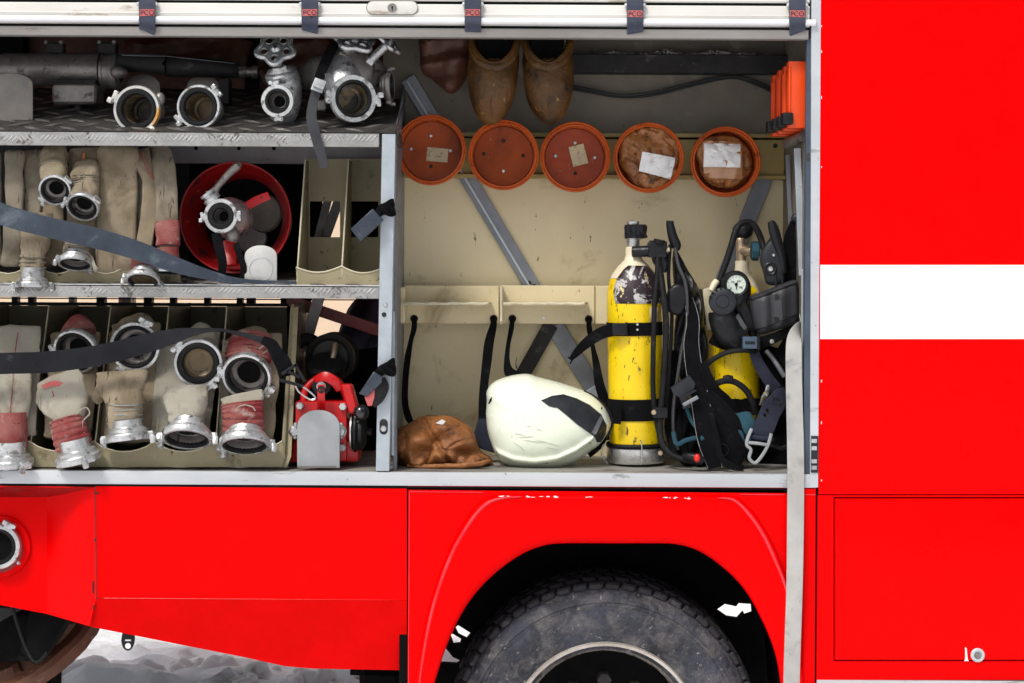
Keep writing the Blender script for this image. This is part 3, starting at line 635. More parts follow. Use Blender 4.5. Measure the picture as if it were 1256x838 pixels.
# --- right locker lining
mb = MB(); plate(mb, [(470,186),(982,186),(982,590),(470,590)], .48,.5); bw = obj('back_panel', mb, beige, T)
mb = MB(); plate(mb, [(470,-30),(982,-30),(982,187.5),(470,187.5)], .477,.5); obj('upper_back_panel', mb, dark_brown, T)  # darker brown sheet covering the upper part of the back wall
mb = MB(); x_ = W(987.5,330,.05).x; rbox(mb, Vector((x_+.012,.27,1.95)), (.02,.44,1.6), bev=.001); obj('side_lining', mb, dark_brown, T)
mb = MB(); rbox(mb, Vector((0,.3,W(0,-22,.1).z)), (4.6,.62,.02)); obj('locker_ceiling', mb, darkm, T)
mb = MB(); pbox(mb, 702,67,975,89,.40,.475,bev=.002); cb = obj('ceiling_beam', mb, darkm, T)
mb = MB()
for _ in range(420):
    x = random.choice((random.gauss(752,7),random.gauss(817,9),random.gauss(876,10),random.uniform(740,925),random.gauss(880,22)))
    h = 5.5*math.exp(-(((x-817)/12)**2))+4*math.exp(-(((x-877)/12)**2))+2.5*math.exp(-(((x-752)/8)**2))+.6
    y = random.uniform(0,h); d = .41+random.random()*.04; r = random.uniform(.8,2.0)*sc(d)
    ball(mb, W(min(max(x,705),960), 66.5-y, d), (r*1.5,r,r*.9), n=6, m=4, nz=r, nf=60)
tag(obj('lint_debris', mb, debris, cb), kind='stuff')
mb = MB(); pipe(mb, [(690,104,.46),(722,110,.45),(760,117,.44),(800,114,.44),(850,102,.45),(893,94,.46),(920,98,.46),(948,110,.46),(975,122,.44)],1.9,n=8,k=8); pipe(mb, [(690,107,.465),(722,113,.455),(760,119,.45),(800,117,.45),(850,105,.455),(893,96,.465),(920,101,.465),(975,126,.44)],1.4,n=8,k=8)
obj('cable', mb, cable, T)
mb = MB(); pbox(mb, 483,168,962,214,.455,.475,bev=.001); pbox(mb,483,163,964,168,.435,.476,bev=.0015); pbox(mb,483,214,964,219,.435,.476,bev=.0015); rl = obj('mounting_rail', mb, rail, T)
mb = MB(); pbox(mb,483,168.5,962,170.3,.4515,.456,bev=0); obj('rail_groove', mb, black, rl)
mb = MB(); lathe(mb, [(0,.002),(2.4*sc(.4),.003),(3*sc(.4),0)], W(951,179,.454), -Y, n=12); obj('screw', mb, darkm, rl)
def brace(x0,y0,x1,y1,wpx,d,m=None,name='brace'):
    mb = MB(); a, b_ = W(x0,y0,d), W(x1,y1,d)
    sweep(mb, [a,b_], wpx*.5*sc(d), .006, n=4, sq=8, caps=True)
    mb.v = [v for v in mb.v]; return obj(name, mb, m or brace_m, T, smooth=0)
def flat(x0,y0,x1,y1,wpx,d,m=None,name='diagonal_brace',t=.008,parent=None):
    mb = MB(); a, b_ = W(x0,y0,d), W(x1,y1,d); dr = (b_-a).normalized(); n_ = dr.cross(Y).normalized()
    rbox(mb, (a+b_)/2, ((b_-a).length, wpx*sc(d), t), (dr, n_, Y), bev=.0012); return obj(name, mb, m or brace_m, parent or T)
b1 = flat(500,96,656,356,19,.465)
flat(499,99,650,352,3,.458,galv,'brace_fold',parent=b1)
flat(676,398,632,476,18,.462,darkm)
b2 = flat(680,400,742,498,22,.468); flat(728,474,746,503,20,.462,galv,'brace_patch',parent=b2)
flat(938,218,905,300,20,.466); flat(905,300,868,392,20,.466)
mb = MB()
for (x,y) in ((649,347),(655,351)): lathe(mb, [(0,.003),(2*sc(.4),.003),(2.6*sc(.4),0)], W(x,y,.458), -Y, n=10)
obj('rivets', mb, darkm, T)
# side wall hardware near the right jamb
mb = MB(); pipe(mb, [(966,176,.25),(978,171,.15),(989,166,.08)],7,n=14); obj('side_tube', mb, cast_d, T)
flat(966,190,972,335,5,.3,brace_m,'side_bar'); flat(978,182,984,338,8,.12,galv,'side_bar',t=.01)
flat(984,330,984,560,2.4,.06,galv,'side_edge',t=.01)
# --- beige hanger shelf with two tongues, end lips and four holes
holes = [(508,391,3.3),(605.5,391,3.3),(628.5,391,3.3),(722,391.5,3.3)]
mb = MB(); pbox(mb, 496,350.5,612,397,.395,.455,bev=.002); hr = obj('hanger_bracket', mb, beige, T)
mb = MB(); pbox(mb, 613.5,350.5,748,397.4,.395,.455,bev=.002); obj('bracket_panel', mb, beige, hr)
mb = MB(); pbox(mb, 495,350,745,396.5,.388,.3945,bev=.001)
for (x0,x1) in ((495,599),(617,717)):
    mb2 = MB(); a, b_ = W(x0,371.5,.30), W(x1,371,.30); a2, b2_ = W(x0+3,371,.39), W(x1+4,371,.39); t = Vector((0,0,-.008))
    P = [a, b_, b2_, a2]; mb2.add(P+[p+t for p in P], [(0,1,2,3),(4,5,6,7),(0,1,5,4),(1,2,6,5),(2,3,7,6),(3,0,4,7)]); ton = obj('tongue', mb2, beige, hr, smooth=0)
    mb2 = MB(); sweep(mb2, [W(x0+(x1-x0)*k/14, 372.6+.5*math.sin(k*2.1), .297) for k in range(15)], [.0048+.0012*math.sin(k*1.7) for k in range(15)], .003, n=8, nz=.001, nf=60); obj('worn_edge', mb2, edge, ton)
for (x,y0,y1,d) in ((486,362,402,.30),(613.5,351,398,.31)):
    mb2 = MB(); xx = W(x,380,d).x; zt, zb = W(x,y0,d).z, W(x,y1,d).z; zt2 = W(x,350,.40).z
    P = [Vector((xx,d,zt)),Vector((xx,d,zb+.01)),Vector((xx,d+.012,zb)),Vector((xx,.40,zb+.012)),Vector((xx,.40,zt2))]
    mb2.add(P+[p+X*.006 for p in P], [(0,1,2,3,4),(5,6,7,8,9)]+[(i,(i+1)%5,(i+1)%5+5,i+5) for i in range(5)]); en = obj('end_lip', mb2, beige, hr, smooth=0)
    mb2 = MB(); sweep(mb2, [Vector((xx+.003,d-.001,zt)),Vector((xx+.003,d-.001,(zt+zb)/2)),Vector((xx+.003,d-.001,zb+.01))], .0045, .003, n=8); obj('worn_edge', mb2, edge, en)
mb = MB(); pbox(mb, 484,352,497,397,.32,.396,bev=.006); obj('bracket_end', mb, beige, hr)
mb = MB(); pbox(mb, 728.5,351,730,397,.392,.396,bev=0); obj('panel_seam', mb, rail, hr)
for (x,y,r) in holes:
    mb = MB(); lathe(mb, [(0,.0015),(r*sc(.39),.0015)], W(x,y,.394), -Y, n=18); obj('strap_hole', mb, black, hr)
mb = MB(); lathe(mb, [(0,.002),(2*sc(.39),.0015)], W(667,390,.394), -Y, n=10); obj('rivet', mb, cast, hr)
# narrow bracket between the two air cylinders
mb = MB(); plate(mb, smooth([(862,356),(870,353),(874,362),(876,390),(874,402),(868,406),(866,396),(864,375)],3), .27,.29,bev=.003); obj('cylinder_bracket', mb, edge, T)
mb = MB(); pbox(mb, 850,355,866,400,.28,.45,bev=.004); obj('cylinder_bracket', mb, darkm, T)
# --- left locker: backing
mb = MB(); pbox(mb, -720,-10,492,172,.74,.78,bev=0); obj('top_back_panel', mb, leather_d, T)
mb = MB(); pbox(mb, 300,-10,316,122,.68,.73,bev=.003); obj('back_rib', mb, black, T)
mb = MB(); pbox(mb,-20,40,28,128,.66,.73,bev=.003); obj('back_rib', mb, black, T)
mb = MB(); pbox(mb, -720,172,232,360,.60,.62,bev=0); obj('middle_back_panel', mb, darkm, T)
mb = MB(); plate(mb, [(232,172),(500,172),(500,360),(232,360)], .62,.64, holes=[[(396,240),(424,240),(424,302),(388,302)]]); obj('middle_back_panel', mb, black, T)
mb = MB(); pbox(mb, -720,374,352,590,.60,.62,bev=0); obj('lower_back_panel', mb, olive, T)
mb = MB(); plate(mb, [(352,360),(384,360),(372,400),(365,440),(430,430),(470,425),(470,590),(352,590)], .60,.62); obj('lower_back_panel', mb, black, T)
mb = MB(); pbox(mb, 205,179,470,201,.40,.42,bev=.001); lp_ = obj('lilac_grey_crossplate', mb, lilac, T)
for x in (240.5,293,336):
    mb = MB(); lathe(mb, [(0,.001),(2.4*sc(.4),.001)], W(x,182,.399), -Y, n=12); pbox(mb, x-1.6,178,x+1.6,183,.398,.4,bev=0); obj('bolt_hole', mb, black, lp_)
for (x0,y0,x1,y1,wd) in ((440,178,396,300,12),(452,176,436,205,9),(392,362,372,432,14),(414,200,388,300,10)):
    flat(x0,y0,x1,y1,wd,.52,bar_grey if wd != 14 else lilac,'inner_diagonal_bar')
flat(352,368,472,408,14,.56,red_dark,'inner_red_bar')
mb = MB(); pbox(mb,-720,364.6,466,365.8,.56,.6,bev=0); obj('rear_shelf_rail', mb, black, T)
for x in (14,34,84,118,150,176,208,250,290,302,344,370):
    mb = MB(); pbox(mb, x,356,x+random.choice((4,7,10)),376,.62,.66,bev=.002); obj('rear_strut', mb, darkm if x%3 else bar_grey, T)
mb = MB(); pbox(mb, -720,369.8,352,373.6,.20,.24,bev=.001); obj('rack_top_rail', mb, black, T)
# --- shelves with tread plate fronts
def bars(mb, x0, x1, pyA, pyB, y, step=5.2, wpx=1.5):
    x = x0; g = 0
    while x < x1:
        for k in range(5):
            cx = x+k*step; cy = (pyA+pyB)/2 + (-2.0 if g % 2 else 2.0)*((k-2)/2)*.6
            a = math.radians(-48 if g % 2 else 48); L_ = (pyB-pyA)*.80 if g % 2 else (pyB-pyA)*.80
            c = W(cx, cy, y); d = Vector((math.cos(a),0,math.sin(a))); n_ = d.cross(Y)
            h, q = L_*.5*sc(y), wpx*.5*sc(y)*1.3
            V = [c-d*h, c-d*h*.5+n_*q, c+d*h*.5+n_*q, c+d*h, c+d*h*.5-n_*q, c-d*h*.5-n_*q, c-d*h*.55-Y*.003, c+d*h*.55-Y*.003]
            mb.add(V, [(0,1,6),(1,2,7,6),(2,3,7),(3,4,7),(4,5,6,7),(5,0,6)])
        x += step*5+1.5; g += 1
for (p0,p1,nm) in ((161,177.5,0),(349.5,363.5,1)):
    mb = MB(); pbox(mb, -720,p0,465,p1,.0,.008,bev=.0015); lip = obj('shelf_lip', mb, lipm, T)
    mb = MB(); bars(mb, -718, 462, p0+1, p1-1, 0); tag(obj('tread_pattern', mb, treadp, lip, smooth=0), kind='stuff')
# top shelf slopes up to the back
ztop = W(300,161,0).z
def shelf_quad(z0, y0, z1, y1, px0, px1, m, pat=True):
    xa, xb = W(px0,300,0).x, W(px1,300,0).x
    mb = MB(); P = [Vector((xa,y0,z0)),Vector((xb,y0,z0)),Vector((xb,y1,z1)),Vector((xa,y1,z1))]; mb.add(P, [(0,1,2,3)]); s_ = obj('shelf', mb, m, T, smooth=0, solid=.003)
    if not pat: return s_
    mb = MB(); dn = Vector((0,y1-y0,z1-z0)); L_ = dn.length; dn.normalize(); nn = X.cross(dn)
    r = 0; t = .02
    while t < L_-.01:
        x = xa+.02+(r%2)*.055
        while x < xb-.03:
            c = Vector((x,y0,z0))+dn*t+nn*.003; a = math.radians(40 if (r%2) else -40)*1
            d = X*math.cos(a)+dn*math.sin(a); e = dn*math.cos(a)-X*math.sin(a); h, q = .045, .014
            V = [c-d*h, c-e*q-d*h*.3, c+d*h-e*0, c+e*q+d*h*.3, c+nn*.004]
            mb.add(V, [(0,1,4),(1,2,4),(2,3,4),(3,0,4)]); x += .11
        t += .055; r += 1
    tag(obj('tread_pattern', mb, lozm, s_, smooth=0), kind='stuff'); return s_
zt1 = W(300,110,.62).z
shelf_quad(ztop-.001,.006,zt1,.62,-720,484,shelfm)
zm = W(300,349.5,0).z; shelf_quad(zm-.001,.006,W(300,334,.62).z,.62,-720,465,treadp)
mb = MB(); pbox(mb, 463,161,489,177,.03,.2,bev=.002); obj('shelf_end', mb, shelfm, T)
# stop plates standing on the shelves
def stop(x0, x1, y0, y1, d, m, r=None, seam=True):
    w_ = (x1-x0)/2; cx = (x0+x1)/2; r = r or w_
    top = circ(cx, y0+r*.75, w_, 13, 180, 360, ry=r*.75)
    mb = MB(); plate(mb, top+[(x1,y1),(x0,y1)], d, d+.006, bev=.0012); s_ = obj('stop_plate', mb, m, T); 
    mb = MB(); plate(mb, [(x0,y1-2),(x1-4,y1-2),(x1-5,y1),(x0,y1)], d-.003, d-.0005); obj('weld_bead', mb, plateb, s_)
    return s_
stop(-14,40,90,147,.14,plateb,18)
stop(155,196,91,116,.40,plateb,20); stop(229,269,92,112,.40,plateb,20)
sw = stop(300,339.5,301,347,.05,platew,17)
mb = MB(); lathe(mb, [(14*sc(),0),(14.4*sc(),.0008),(14.8*sc(),0)], W(320,330,.048), -Y, n=30); obj('ring_mark', mb, trimm, sw)
stop(364.5,416.5,503,574,.035,plateg,26)
# hose rack below: leaning dividers, scalloped front lip
mb = MB()
for (xt,xb) in ((-300,-337),(-210,-245),(-120,-153),(-30,-58),(60,36),(130,115),(201,189),(276,263),(353,345)):
    mb = MB(); xx = W(xb,560,.05).x; th = .0035 if xb < 340 else .012
    z0, z1 = W(xb,563,.05).z, W(xt,374,.25).z
    P = [Vector((xx,.05,z0)),Vector((xx,.05,z0+.03)),Vector((xx,.25,z1)),Vector((xx,.6,z1)),Vector((xx,.6,z0))]
    mb.add(P+[p+X*th for p in P], [(0,1,2,3,4),(5,6,7,8,9)]+[(i,(i+1)%5,(i+1)%5+5,i+5) for i in range(5)]); dv = obj('rack_divider', mb, rackd, T, smooth=0)
    mb = MB(); sweep(mb, [P[0]+X*th/2,P[1]+X*th/2,P[2]+X*th/2], .0022 if xb < 340 else .005, n=6); obj('divider_edge', mb, edge if xb < 340 else beige_rack, dv)
sx = [-337,-245,-153,-58,36,115,189,263,346]
tops = []
for i in range(len(sx)-1):
    a, c = sx[i], sx[i+1]
    for k in range(8):
        u = k/8; tops.append((a+(c-a)*u, 541+13*math.sin(math.pi*u)**.7))
tops.append((346,541))
mb = MB(); plate(mb, tops+[(350,560),(346,573),(-337,573)], .048,.054); fl = obj('rack_front_lip', mb, beige_rack, T)
mb = MB(); sweep(mb, [W(p[0],p[1],.048) for p in tops], .0022, n=6); obj('lip_edge', mb, edge, fl)
mb = MB(); plate(mb, [(346,380),(356,378),(357,560),(352,573),(346,573)], .052,.06); obj('rack_end_panel', mb, beige_rack, T)
for v in bpy.data.objects['rack_end_panel'].data.vertices:
    z = v.co.z+ORG['fire_truck'].z; v.co.y += max(0,(z-W(350,560).z))*.42
# small two-cell rack on the middle shelf
def wedge_div(xt, xb, pyt, pyb, y0, y1, yb, th, m, edgem, nm='rack_divider', par=T):
    mb = MB(); xx = W(xb,pyb,y0).x; z0, z1 = W(xb,pyb,y0).z, W(xt,pyt,y1).z
    P = [Vector((xx,y0,z0)),Vector((xx,y0,z0+.03)),Vector((xx,y1,z1)),Vector((xx,yb,z1)),Vector((xx,yb,z0))]
    mb.add(P+[p+X*th for p in P], [(0,1,2,3,4),(5,6,7,8,9)]+[(i,(i+1)%5,(i+1)%5+5,i+5) for i in range(5)]); dv = obj(nm, mb, m, par, smooth=0)
    mb = MB(); sweep(mb, [P[0]+X*th/2,P[1]+X*th/2,P[2]+X*th/2], .0026, n=6); obj('divider_edge', mb, edgem, dv)
mb = MB(); plate(mb, [(376,195),(468,195),(468,348),(368,348)], .30,.304, holes=[[(380,247),(417,247),(417,291),(380,291)],[(430,247),(464,247),(464,291),(430,291)]]); rk = obj('small_rack_back', mb, beige_rack, T, smooth=0)
wedge_div(372,364,196,346,.04,.22,.31,.003,beige_rack,edge)
wedge_div(424,419,196,338,.04,.22,.31,.003,beige_rack,edge)
wedge_div(476,470,196,338,.04,.22,.31,.003,beige_rack,edge)
tops = [(363+56*u/8, 328+7*math.sin(math.pi*u/8)+(-1.5)*(u/8)) for u in range(9)]+[(419+50*u/8, 327+7*math.sin(math.pi*u/8)+2*(u/8)) for u in range(1,9)]
mb = MB(); plate(mb, tops+[(469,349),(364,349)], .038,.042); fl = obj('rack_front_lip', mb, beige_rack, T)
mb = MB(); sweep(mb, [W(p[0],p[1],.037) for p in tops], .0026, n=6); obj('lip_edge', mb, edge, fl)
# olive scalloped lip behind the middle hoses
tops = [(-200+60*j+60*u/6, 322+14*math.sin(math.pi*u/6)) for j in range(7) for u in range(6)]+[(220,322)]
mb = MB(); plate(mb, tops+[(222,348),(-200,348)], .06,.064); fl = obj('rack_front_lip', mb, beige_rack, T)
mb = MB(); sweep(mb, [W(p[0],p[1],.06) for p in tops], .002, n=6); obj('lip_edge', mb, edge, fl)
# hanging tag under the skirt
mb = MB(); plate(mb, smooth([(150,776),(163,776),(165,786),(162,795),(157,798.5),(151,795),(148.5,786)],3), .05,.056, bev=.001); tg = obj('hanging_clip', mb, plastic, T)
mb = MB(); lathe(mb, [(0,.001),(3.4*sc(),.001),(3.6*sc(),0)], W(157,792.5,.0495), -Y, n=16); pbox(mb,153.5,784.6,160.5,786.4,.0485,.05,bev=0); obj('clip_mark', mb, white, tg)
# ================================================================== THINGS IN THE LOCKERS
def coupling(parent, px, py, y, Rp, ax=(0,-1,0), spin=0, m=None, mb_in=None, tail=.9, name='coupling', top=False, claws=(0,180), br=.52, hooks=1.0, borem=None, lipw=.83, bd=.62):
    """storz style hose coupling: ring, two claws, rubber gasket, open bore. axis points out of the mouth"""
    R = Rp*sc(y); o = W(px,py,y); m = m or cast; u, v, a = frame(ax, math.radians(spin))
    mb = MB()
    lathe(mb, [(R*.64,-R*tail),(R*.66,-R*.6),(R*.78,-R*.55),(R*.84,-R*.5),(R*.86,-R*.38),(R*.97,-R*.32),(R,-R*.26),(R,-R*.06),(R*.97,0),(R*lipw,0),(R*(lipw-.02),-R*.05),(R*(lipw-.03),-R*.16)], o, a, n=40)
    c = obj(name, mb, m, parent)
    mb = MB(); g0 = lipw-.025
    lathe(mb, [(R*g0,-R*.10),(R*(g0-.01),-R*.03),(R*(g0-.05),-R*.0),(R*(br+.07),-R*.0),(R*(br+.03),-R*.04),(R*br,-R*.14),(R*br,-R*.22)], o, a, n=36); obj('gasket', mb, rubber, c)
    mb = MB(); lathe(mb, [(R*(br+.03),-R*.12),(R*br,-R*.2),(R*br*.97,-R*bd*.8),(R*br*.9,-R*bd*.86),(R*br*.72,-R*bd*.9),(R*br*.7,-R*bd),(0,-R*bd)], o, a, n=30); obj('bore', mb, borem or cast_d, c)
    if borem is None:
        mb = MB(); lathe(mb, [(R*br*.66,-R*bd*.72),(R*br*.64,-R*bd*.68),(R*br*.60,-R*bd*.70),(0,-R*bd*.70)], o, a, n=24); obj('throat', mb, black, c)
    for k, ang in enumerate(claws):
        t = math.radians(ang)+math.radians(spin)*0
        d = u*math.cos(t)+v*math.sin(t); g = a.cross(d)
        mb = MB()
        rbox(mb, o+d*R*1.05-a*R*.16, (R*.27*hooks,R*.42,R*.36), (d,g,a), bev=R*.08, seg=2)
        rbox(mb, o+d*R*1.13+g*R*.18+a*R*.03, (R*.22*hooks,R*.24,R*.38), (d,g,a), bev=R*.07, seg=2)
        rbox(mb, o+d*R*1.10-g*R*.20-a*R*.12, (R*.19*hooks,R*.18,R*.28), (d,g,a), bev=R*.06, seg=2)
        obj('claw', mb, m, c)
    return c
def binding(parent, pts, n, m, amp=.07, name='binding', kk=None):
    """pts (px,py,y,hw,hd) ; n wraps"""
    q = smooth(pts, max(2,int(n*8/(len(pts)-1))))
    mb = MB(); N_ = len(q)
    hw = [p[3]*sc(p[2])*(1+amp*abs(math.sin(math.pi*n*i/(N_-1)))) for i,p in enumerate(q)]
    hd = [p[4]*sc(p[2])*(1+amp*abs(math.sin(math.pi*n*i/(N_-1)))) for i,p in enumerate(q)]
    sweep(mb, [W(*p[:3]) for p in q], hw, hd, n=24, nz=.0022, nf=40)
    return obj(name, mb, m, parent)
def wires(parent, pts, n, m=None, r=.0016):
    for k in range(n):
        t = (k+.5)/n*(len(pts)-1); i = min(int(t), len(pts)-2); f = t-i
        p = [a+(b-a)*f for a,b in zip(pts[i],pts[i+1])]
        tdir = (W(*pts[i+1][:3])-W(*pts[i][:3])).normalized(); o = W(*p[:3]); nn = (-Y-tdir*(-Y).dot(tdir)).normalized(); wv = tdir.cross(nn)
        mb = MB(); P = []; tl = .0015*math.sin(k*2.3)
        for j in range(25):
            a = 2*math.pi*j/24; P.append(o+wv*p[3]*sc(p[2])*1.03*math.cos(a)+nn*p[4]*sc(p[2])*1.03*math.sin(a)+tdir*tl*math.cos(a))
        sweep(mb, P, r, n=6, ref=tdir, caps=False); obj('binding_wire', mb, m or wire, parent)
def fold(parent, px, wpx, py0, py1, y0, y1, m, t=.011, depth=.2, lean=0, name='hose_fold', nz=.008, px1=None):
    """one flat loop of lay-flat hose: up the front, over the top, down behind"""
    px1 = px if px1 is None else px1; h = wpx/2
    pts = [(px+lean,py0+16,y0+depth,wpx),(px+lean*.5,py0+2,y0+depth*.55,wpx),(px,py0,y0+.028,wpx),(px,py0+6,y0+.006,wpx),(px+(px1-px)*.3,py0+(py1-py0)*.3,y0+(y1-y0)*.3,wpx*1.02),(px+(px1-px)*.7,py0+(py1-py0)*.7,y0+(y1-y0)*.7,wpx*1.02),(px1,py1-6,y1+.006,wpx),(px1,py1,y1+.028,wpx),(px1,py1-1,y1+depth*.6,wpx),(px1,py1-8,y1+depth,wpx)]
    q = smooth(pts, 5); mb = MB()
    sweep(mb, [W(*p[:3]) for p in q], [p[3]*.5*sc(p[2]) for p in q], t, n=20, sq=3.2, wref=X, nz=nz, nf=16)
    return obj(name, mb, m, parent)
def hose_end(parent, pts, m, name='hose_end', nz=.007, nf=24, sq=2.4):
    q = smooth(pts, 6); mb = MB()
    sweep(mb, [W(*p[:3]) for p in q], [p[3]*sc(p[2])*(1+.02*math.sin(i*1.9)) for i,p in enumerate(q)], [p[4]*sc(p[2]) for p in q], n=36, sq=sq, nz=nz, nf=nf)
    return obj(name, mb, m, parent)
def stripe(parent, pts, wpx, m, name='woven_stripe', t=.0006):
    mb = MB(); strap(mb, [(x,y,d,wpx) for x,y,d in pts], t=t, k=4); return obj(name, mb, m, parent)
GL = 'canvas fire hoses racked in the bottom locker'
GM = 'canvas fire hoses stacked on the middle shelf'
def crease(x, y, s, seed, pw=3): return max(0, 1-abs(noise.noise(Vector((x*s, y*s, seed))))*3.2)**pw
# ---- bottom rack, from the left
h = thing('fire_hose', 'cream hose with pink binding in the leftmost bottom rack cell at the photo edge', 'fire hose', W(10,560,.1), GL)
fold(h, 22, 56, 404, 530, .16, .06, canvas_c, px1=16); fold(h, 20, 50, 412, 535, .24, .12, canvas, px1=14)
hose_end(h, [(16,440,.085,23,6),(16,480,.05,23,7),(15,503,.04,20,9),(14,512,.04,17,13),(14,540,.035,16,14)], canvas_c)
binding(h, [(14,506,.035,19,16),(14,549,.03,19.5,17)], 6, redwrap)
coupling(h, 14, 571, .012, 27, (.0,.10,-1), 20, cast_w, claws=(18,200), tail=1.15)
stripe(h, [(22,408,.152),(17,445,.075),(15,480,.028),(12,506,.012)], 1.3, redwrap)
h = thing('fire_hose', 'cream hose with a red dash mark and tilted coupling, second bottom rack cell from left', 'fire hose', W(85,560,.1), GL)
fold(h, 92, 58, 412, 535, .20, .085, canvas, px1=84)
coupling(h, 92, 432, .12, 29, (-.18,-.96,-.35), 10, cast_w, claws=(170,-30), br=.66, lipw=.88); binding(h, [(84,400,.22,16,10),(91,406,.21,23,14),(95,416,.19,24,16)], 2, redwrap)
hose_end(h, [(70,462,.06,27,6),(74,478,.04,31,8),(79,496,.03,29,9),(83,510,.03,21,13),(84,520,.03,18,15),(92,545,.03,20,17)], canvas_c)
binding(h, [(81,513,.025,20,17),(85,528,.02,21,19),(91,549,.02,22,19)], 6, redwrap)
coupling(h, 97, 567, .005, 28, (.22,.06,-1), 40, cast_w, claws=(-62,118), tail=1.05)
mb = MB(); strap(mb, [(52,475,.0285,5.5),(60,472,.024,6.5),(70,470.5,.021,6.5),(81,474,.027,4)], t=.0008); obj('red_dash_mark', mb, band, h)
stripe(h, [(64,480,.021),(69,495,.012),(73,511,.010)], 1.3, redwrap)
mb = MB(); pipe(mb, [(84,516,.0),(92,510,.0),(99,503,-.005),(106,500,.0),(110,507,0),(104,514,-.005),(101,520,0),(104,535,0)], .9, n=6); obj('loose_cord', mb, canvas_c, h)
h = thing('fire_hose', 'worn tan hose with wire bound neck, third bottom rack cell from left', 'fire hose', W(150,560,.1), GL)
fold(h, 167, 58, 400, 538, .20, .085, canvas, px1=156); fold(h, 160, 52, 410, 540, .22, .12, canvas, px1=149)
coupling(h, 165, 426, .10, 31, (.06,-1,-.08), 10, cast_w, claws=(55,232), br=.70, lipw=.87); 
hose_end(h, [(166,394,.22,20,12),(166,402,.20,24,16)], canvas)
hose_end(h, [(150,456,.055,30,6),(150,470,.045,30,9),(152,484,.035,25,14),(154,494,.03,21,17),(154,530,.03,21,18)], canvas, nz=.007)
wires(h, [(154,493,.03,21,18),(154,528,.03,21.5,19)], 6, r=.0021)
binding(h, [(154,490,.03,20.6,17.5),(154,530,.03,20.8,18)], 6, canvas, .05)
mb = MB(); strap(mb, [(128,476,.06,20,.4),(121,486,.05,18,.6),(122,494,.06,8,.5)], t=.004, nz=.004); obj('frayed_flap', mb, canvas, h)
coupling(h, 158, 541, .005, 28, (.12,-.10,-1), 30, cast_w, claws=(-160,25), tail=.9, br=.62)
h = thing('fire_hose', 'light canvas hose with a large upright coupling above a downturned one, fourth bottom rack cell', 'fire hose', W(230,560,.1), GL)
fold(h, 240, 60, 410, 540, .20, .085, canvas_c, px1=226); fold(h, 218, 44, 414, 538, .19, .08, canvas_c, px1=206)
coupling(h, 243, 446, .07, 30, (.10,-1,-.06), 20, cast, claws=(120,-82), br=.60, lipw=.87, borem=bore)
hose_end(h, [(238,412,.22,18,12),(242,418,.19,23,16),(243,426,.17,25,16)], canvas_c)
hose_end(h, [(228,474,.05,26,8),(228,488,.04,27,12),(229,500,.03,24,17),(229,508,.035,20,17),(229,521,.035,20,16)], canvas_c, nz=.007)
binding(h, [(229,500,.035,22,19),(229,522,.035,23,19)], 4, canvas_c, .11); wires(h, [(229,512,.035,23,20),(229,521,.035,24,20)], 1)
coupling(h, 229, 540, -.005, 31, (0,-.50,-.87), 0, cast_w, claws=(188,-8), tail=.8, br=.72, lipw=.88)
h = thing('fire_hose', 'tan canvas hose with two red bound couplings at the right end of the bottom rack', 'fire hose', W(305,560,.1), GL)
fold(h, 316, 60, 412, 545, .20, .075, canvas, px1=305); fold(h, 300, 56, 420, 548, .19, .09, canvas_c, px1=296)
hose_end(h, [(306,413,.22,22,14),(306,424,.18,25,16),(304,438,.145,25,16)], canvas)
binding(h, [(308,416,.19,25,16),(306,430,.15,27,17),(304,443,.13,27,17)], 5, redwrap)
coupling(h, 302, 463, .05, 31, (-.08,-.93,-.36), 0, cast_w, claws=(172,-35), br=.70, lipw=.88)
hose_end(h, [(296,484,.05,27,8),(298,496,.04,25,12),(298,506,.035,21,16),(299,524,.038,21,15)], canvas_c)
binding(h, [(297,494,.04,25,15),(298,506,.035,24,18),(299,529,.035,24.5,18)], 6, redwrap)
coupling(h, 300, 548, -.01, 31, (.04,-.45,-.89), 0, cast_w, claws=(212,-12), tail=.75, br=.74, lipw=.88)
for i,(x,y) in enumerate(((303,509),)):
    mb = MB(); pipe(mb, [(x-14,y-8,.0),(x-4,y-12,-.01),(x+6,y-10,-.01),(x+10,y-5,-.005)], .9, n=6); obj('loose_cord', mb, canvas_c, h)
mb = MB(); pipe(mb, [(318,428,.08),(326,423,.07),(330,428,.08),(322,434,.085)], .9, n=6); obj('loose_cord', mb, canvas_c, h)
# ---- middle shelf
h = thing('fire_hose', 'grey tan hose loops at far left of the middle shelf, coupling turned down', 'fire hose', W(40,345,.1), GM)
fold(h, 19, 23, 188, 322, .10, .05, canvas_g, px1=15); fold(h, 42, 24, 186, 318, .12, .08, canvas_g, px1=36); fold(h, -14, 30, 190, 320, .12, .08, canvas_g)
fold(h, 66, 26, 250, 322, .10, .09, canvas, px1=66)
hose_end(h, [(46,262,.05,19,7),(45,285,.04,19,8),(43,300,.03,17,11),(41,316,.03,14,13),(40,336,.02,14,13)], canvas, nz=.005)
wires(h, [(41,312,.03,14.5,14),(40,330,.03,14.5,14)], 3, canvas_g, .004)
coupling(h, 40, 353, -.012, 21, (0,-.06,-1), 0, cast_w, claws=(178,-8), tail=1.15, hooks=1.0, br=.7)
h = thing('fire_hose', 'hose end hanging from above with its coupling facing out, upper left of middle shelf', 'fire hose', W(67,240,.1), GM)
hose_end(h, [(66,184,.16,18,12),(66,190,.10,17.5,13),(66,202,.07,16,13),(66,212,.05,15.5,14),(66,222,.04,15.5,15)], canvas)
wires(h, [(66,204,.065,16,14),(66,214,.05,15.8,14)], 3, canvas_g, .003)
coupling(h, 67, 234, .01, 20, (.04,-.90,-.40), 0, cast_w, claws=(38,218), br=.66, lipw=.87)
